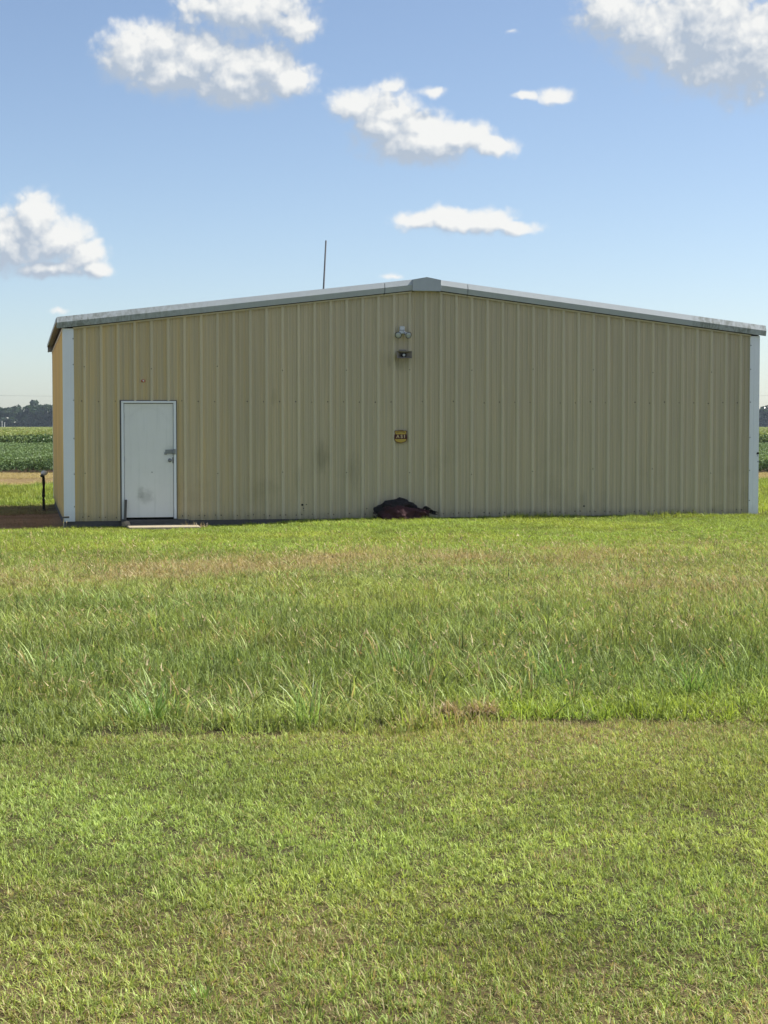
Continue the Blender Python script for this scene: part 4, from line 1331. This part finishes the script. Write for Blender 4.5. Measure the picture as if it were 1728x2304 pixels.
# ------------------------------------------------------------------ far woods
M_far = mat_tuft('far_foliage', (.026, .048, .024), 0)
M_bark = mat_plain('far_bark', (.10, .08, .06), .9)
def crown_quads(rg, c, rx, ry, rz, n, size):
    V, Fc, A = [], [], []
    lobes = [(Vector((rg.normal(0, .45) * rx, rg.normal(0, .4) * ry, rg.uniform(-.75, .75) * rz)), rg.uniform(.32, .55)) for _ in range(11)]
    for i in range(n):
        lc, lr = lobes[rg.integers(0, len(lobes))]
        v = Vector(rg.normal(0, 1, 3)); v.normalize()
        p0 = c + lc + Vector((v.x * rx, v.y * ry, v.z * rz)) * lr * (.75 + .3 * rg.random())
        nrm = (v + Vector(rg.normal(0, .45, 3))).normalized(); q = nrm.to_track_quat('Z', 'Y').to_matrix() @ Matrix.Rotation(rg.uniform(0, 6.28), 3, 'Z')
        L = size * rg.uniform(.6, 1.3); k0 = len(V); r0 = rg.random()
        for p_ in ((-.6, -1, 0), (.7, -.5, .1), (.5, .9, 0), (-.8, .5, .15)): V.append(tuple(p0 + q @ (Vector(p_) * L))); A.append((r0, .5, 1, 1))
        Fc.append((k0, k0 + 1, k0 + 2, k0 + 3))
    return V, Fc, A
def foliage_mesh(name, parts):
    V, Fc, A = [], [], []
    for v, f, a_ in parts:
        o_ = len(V); V += v; A += a_; Fc += [tuple(i + o_ for i in q) for q in f]
    me = pymesh(name, V, Fc); at = me.color_attributes.new('blade', 'FLOAT_COLOR', 'POINT'); at.data.foreach_set('color', np.array(A, np.float32).ravel())
    return me
rgw = np.random.default_rng(77)
parts = []
def woods_h(x):
    return 13.4 + 3.0 * (float(fbm(np.array([x]), np.array([2.0]), .018, 141, 3)[0]) - .5) + (-1.6 if x < -205 else 0) + (1.2 if x > -192 and x < 0 else 0)
for row, yy in ((0, 985), (1, 1000), (2, 1016)):
    x = -420.0
    while x < 420:
        if abs(x) > 95:
            if x > 0: h = 8.2 + rgw.normal(0, .7) + row * .4
            else: h = woods_h(x) * (.84 + .08 * row) + rgw.normal(0, .9)
            r_ = rgw.uniform(4.2, 6.2)
            parts.append(crown_quads(rgw, Vector((x, yy + rgw.normal(0, 3), h * .56)), r_, r_, h * .46, 560 if row < 2 else 420, 1.35))
            parts.append(crown_quads(rgw, Vector((x + 2, yy - 4, 2.2)), 5, 3, 2.4, 60, .9))
        x += rgw.uniform(5.0, 7.5)
wd = link('far_woods', foliage_mesh('far_woods', parts), M_far)
wd['kind'] = 'stuff'; wd['label'] = 'dense line of woods along the horizon'
# the one taller tree that stands out at the right edge
tr = empty('tree', (211.5, 965, 0), 0)
tag(tr, 'taller hazy tree standing out of the far woods right of the building', 'tree')
link('crown', foliage_mesh('crown', [crown_quads(rgw, Vector((0, 0, 8.3)), 4.6, 4.6, 3.6, 420, .9)]), M_far, tr)
bm = bmesh.new(); add_tube(bm, [(0, 0, -.3), (.1, 0, 3), (0, .1, 7)], [.38, .3, .16], 10)
add_tube(bm, [(.1, 0, 4.2), (1.4, .2, 6.2), (2.2, .2, 8)], [.16, .11, .05], 8); add_tube(bm, [(0, 0, 4.8), (-1.3, .2, 6.8), (-2, 0, 8.4)], [.15, .1, .05], 8)
bmesh_obj('trunk', bm, M_bark, tr)

# pale marker posts at the far edge of the field, and the power line
for i, (u, h, lb) in enumerate(((4.6, 2.9, 'pale marker post before the far woods, leftmost of two'), (10.4, 2.6, 'pale marker post before the far woods, right one of two'))):
    d = ray(u, 958); tt = 820 / d.y
    bm = bmesh.new(); add_tube(bm, [(0, 0, 0), (0, 0, h)], [.13, .11], 8); add_lathe(bm, [(.15, h), (.16, h + .3), (.05, h + .4)], 8)
    tag(bmesh_obj('marker_post', bm, M_white, None, loc=(d.x * tt, 820, 0)), lb, 'post', 'posts before the far woods')
M_wire = mat_plain('wire_dark', (.06, .06, .065), .7)
pl = empty('power_line', (-300, 420, 0), 0)
tag(pl, 'faint pair of power wires low over the fields on tall poles', 'power line')
for px_ in (0, 190, 410, 600):
    bm = bmesh.new(); add_tube(bm, [(px_, 0, -.5), (px_, 0, 9.5)], [.16, .11], 8); add_box(bm, px_ - .06, px_ + .06, -1.1, 1.1, 8.9, 9.05)
    bmesh_obj('utility_pole', bm, M_bark, pl)
for yy in (-.95, .95):
    for a_, b_ in ((0, 190), (190, 410), (410, 600)):
        bm = bmesh.new(); add_tube(bm, [(a_ + (b_ - a_) * t, yy, 9.15 - 4 * .9 * t * (1 - t)) for t in np.linspace(0, 1, 13)], .008, 5)
        bmesh_obj('wire', bm, M_wire, pl)

# ------------------------------------------------------------------ haze
m, T, out = mat_new('summer_haze')
pv = T.n('ShaderNodeVolumePrincipled')
pv.inputs['Color'].default_value = (.70, .84, 1.0, 1)
pv.inputs['Density'].default_value = 0.00010
pv.inputs['Anisotropy'].default_value = 0.2
m.node_tree.links.new(pv.outputs[0], out.inputs['Volume'])
hz = box_obj('haze', (-940, 940, -100, 1200, -1.6, 24.0), m)
hz['kind'] = 'stuff'; hz['label'] = 'thin summer haze over the fields'
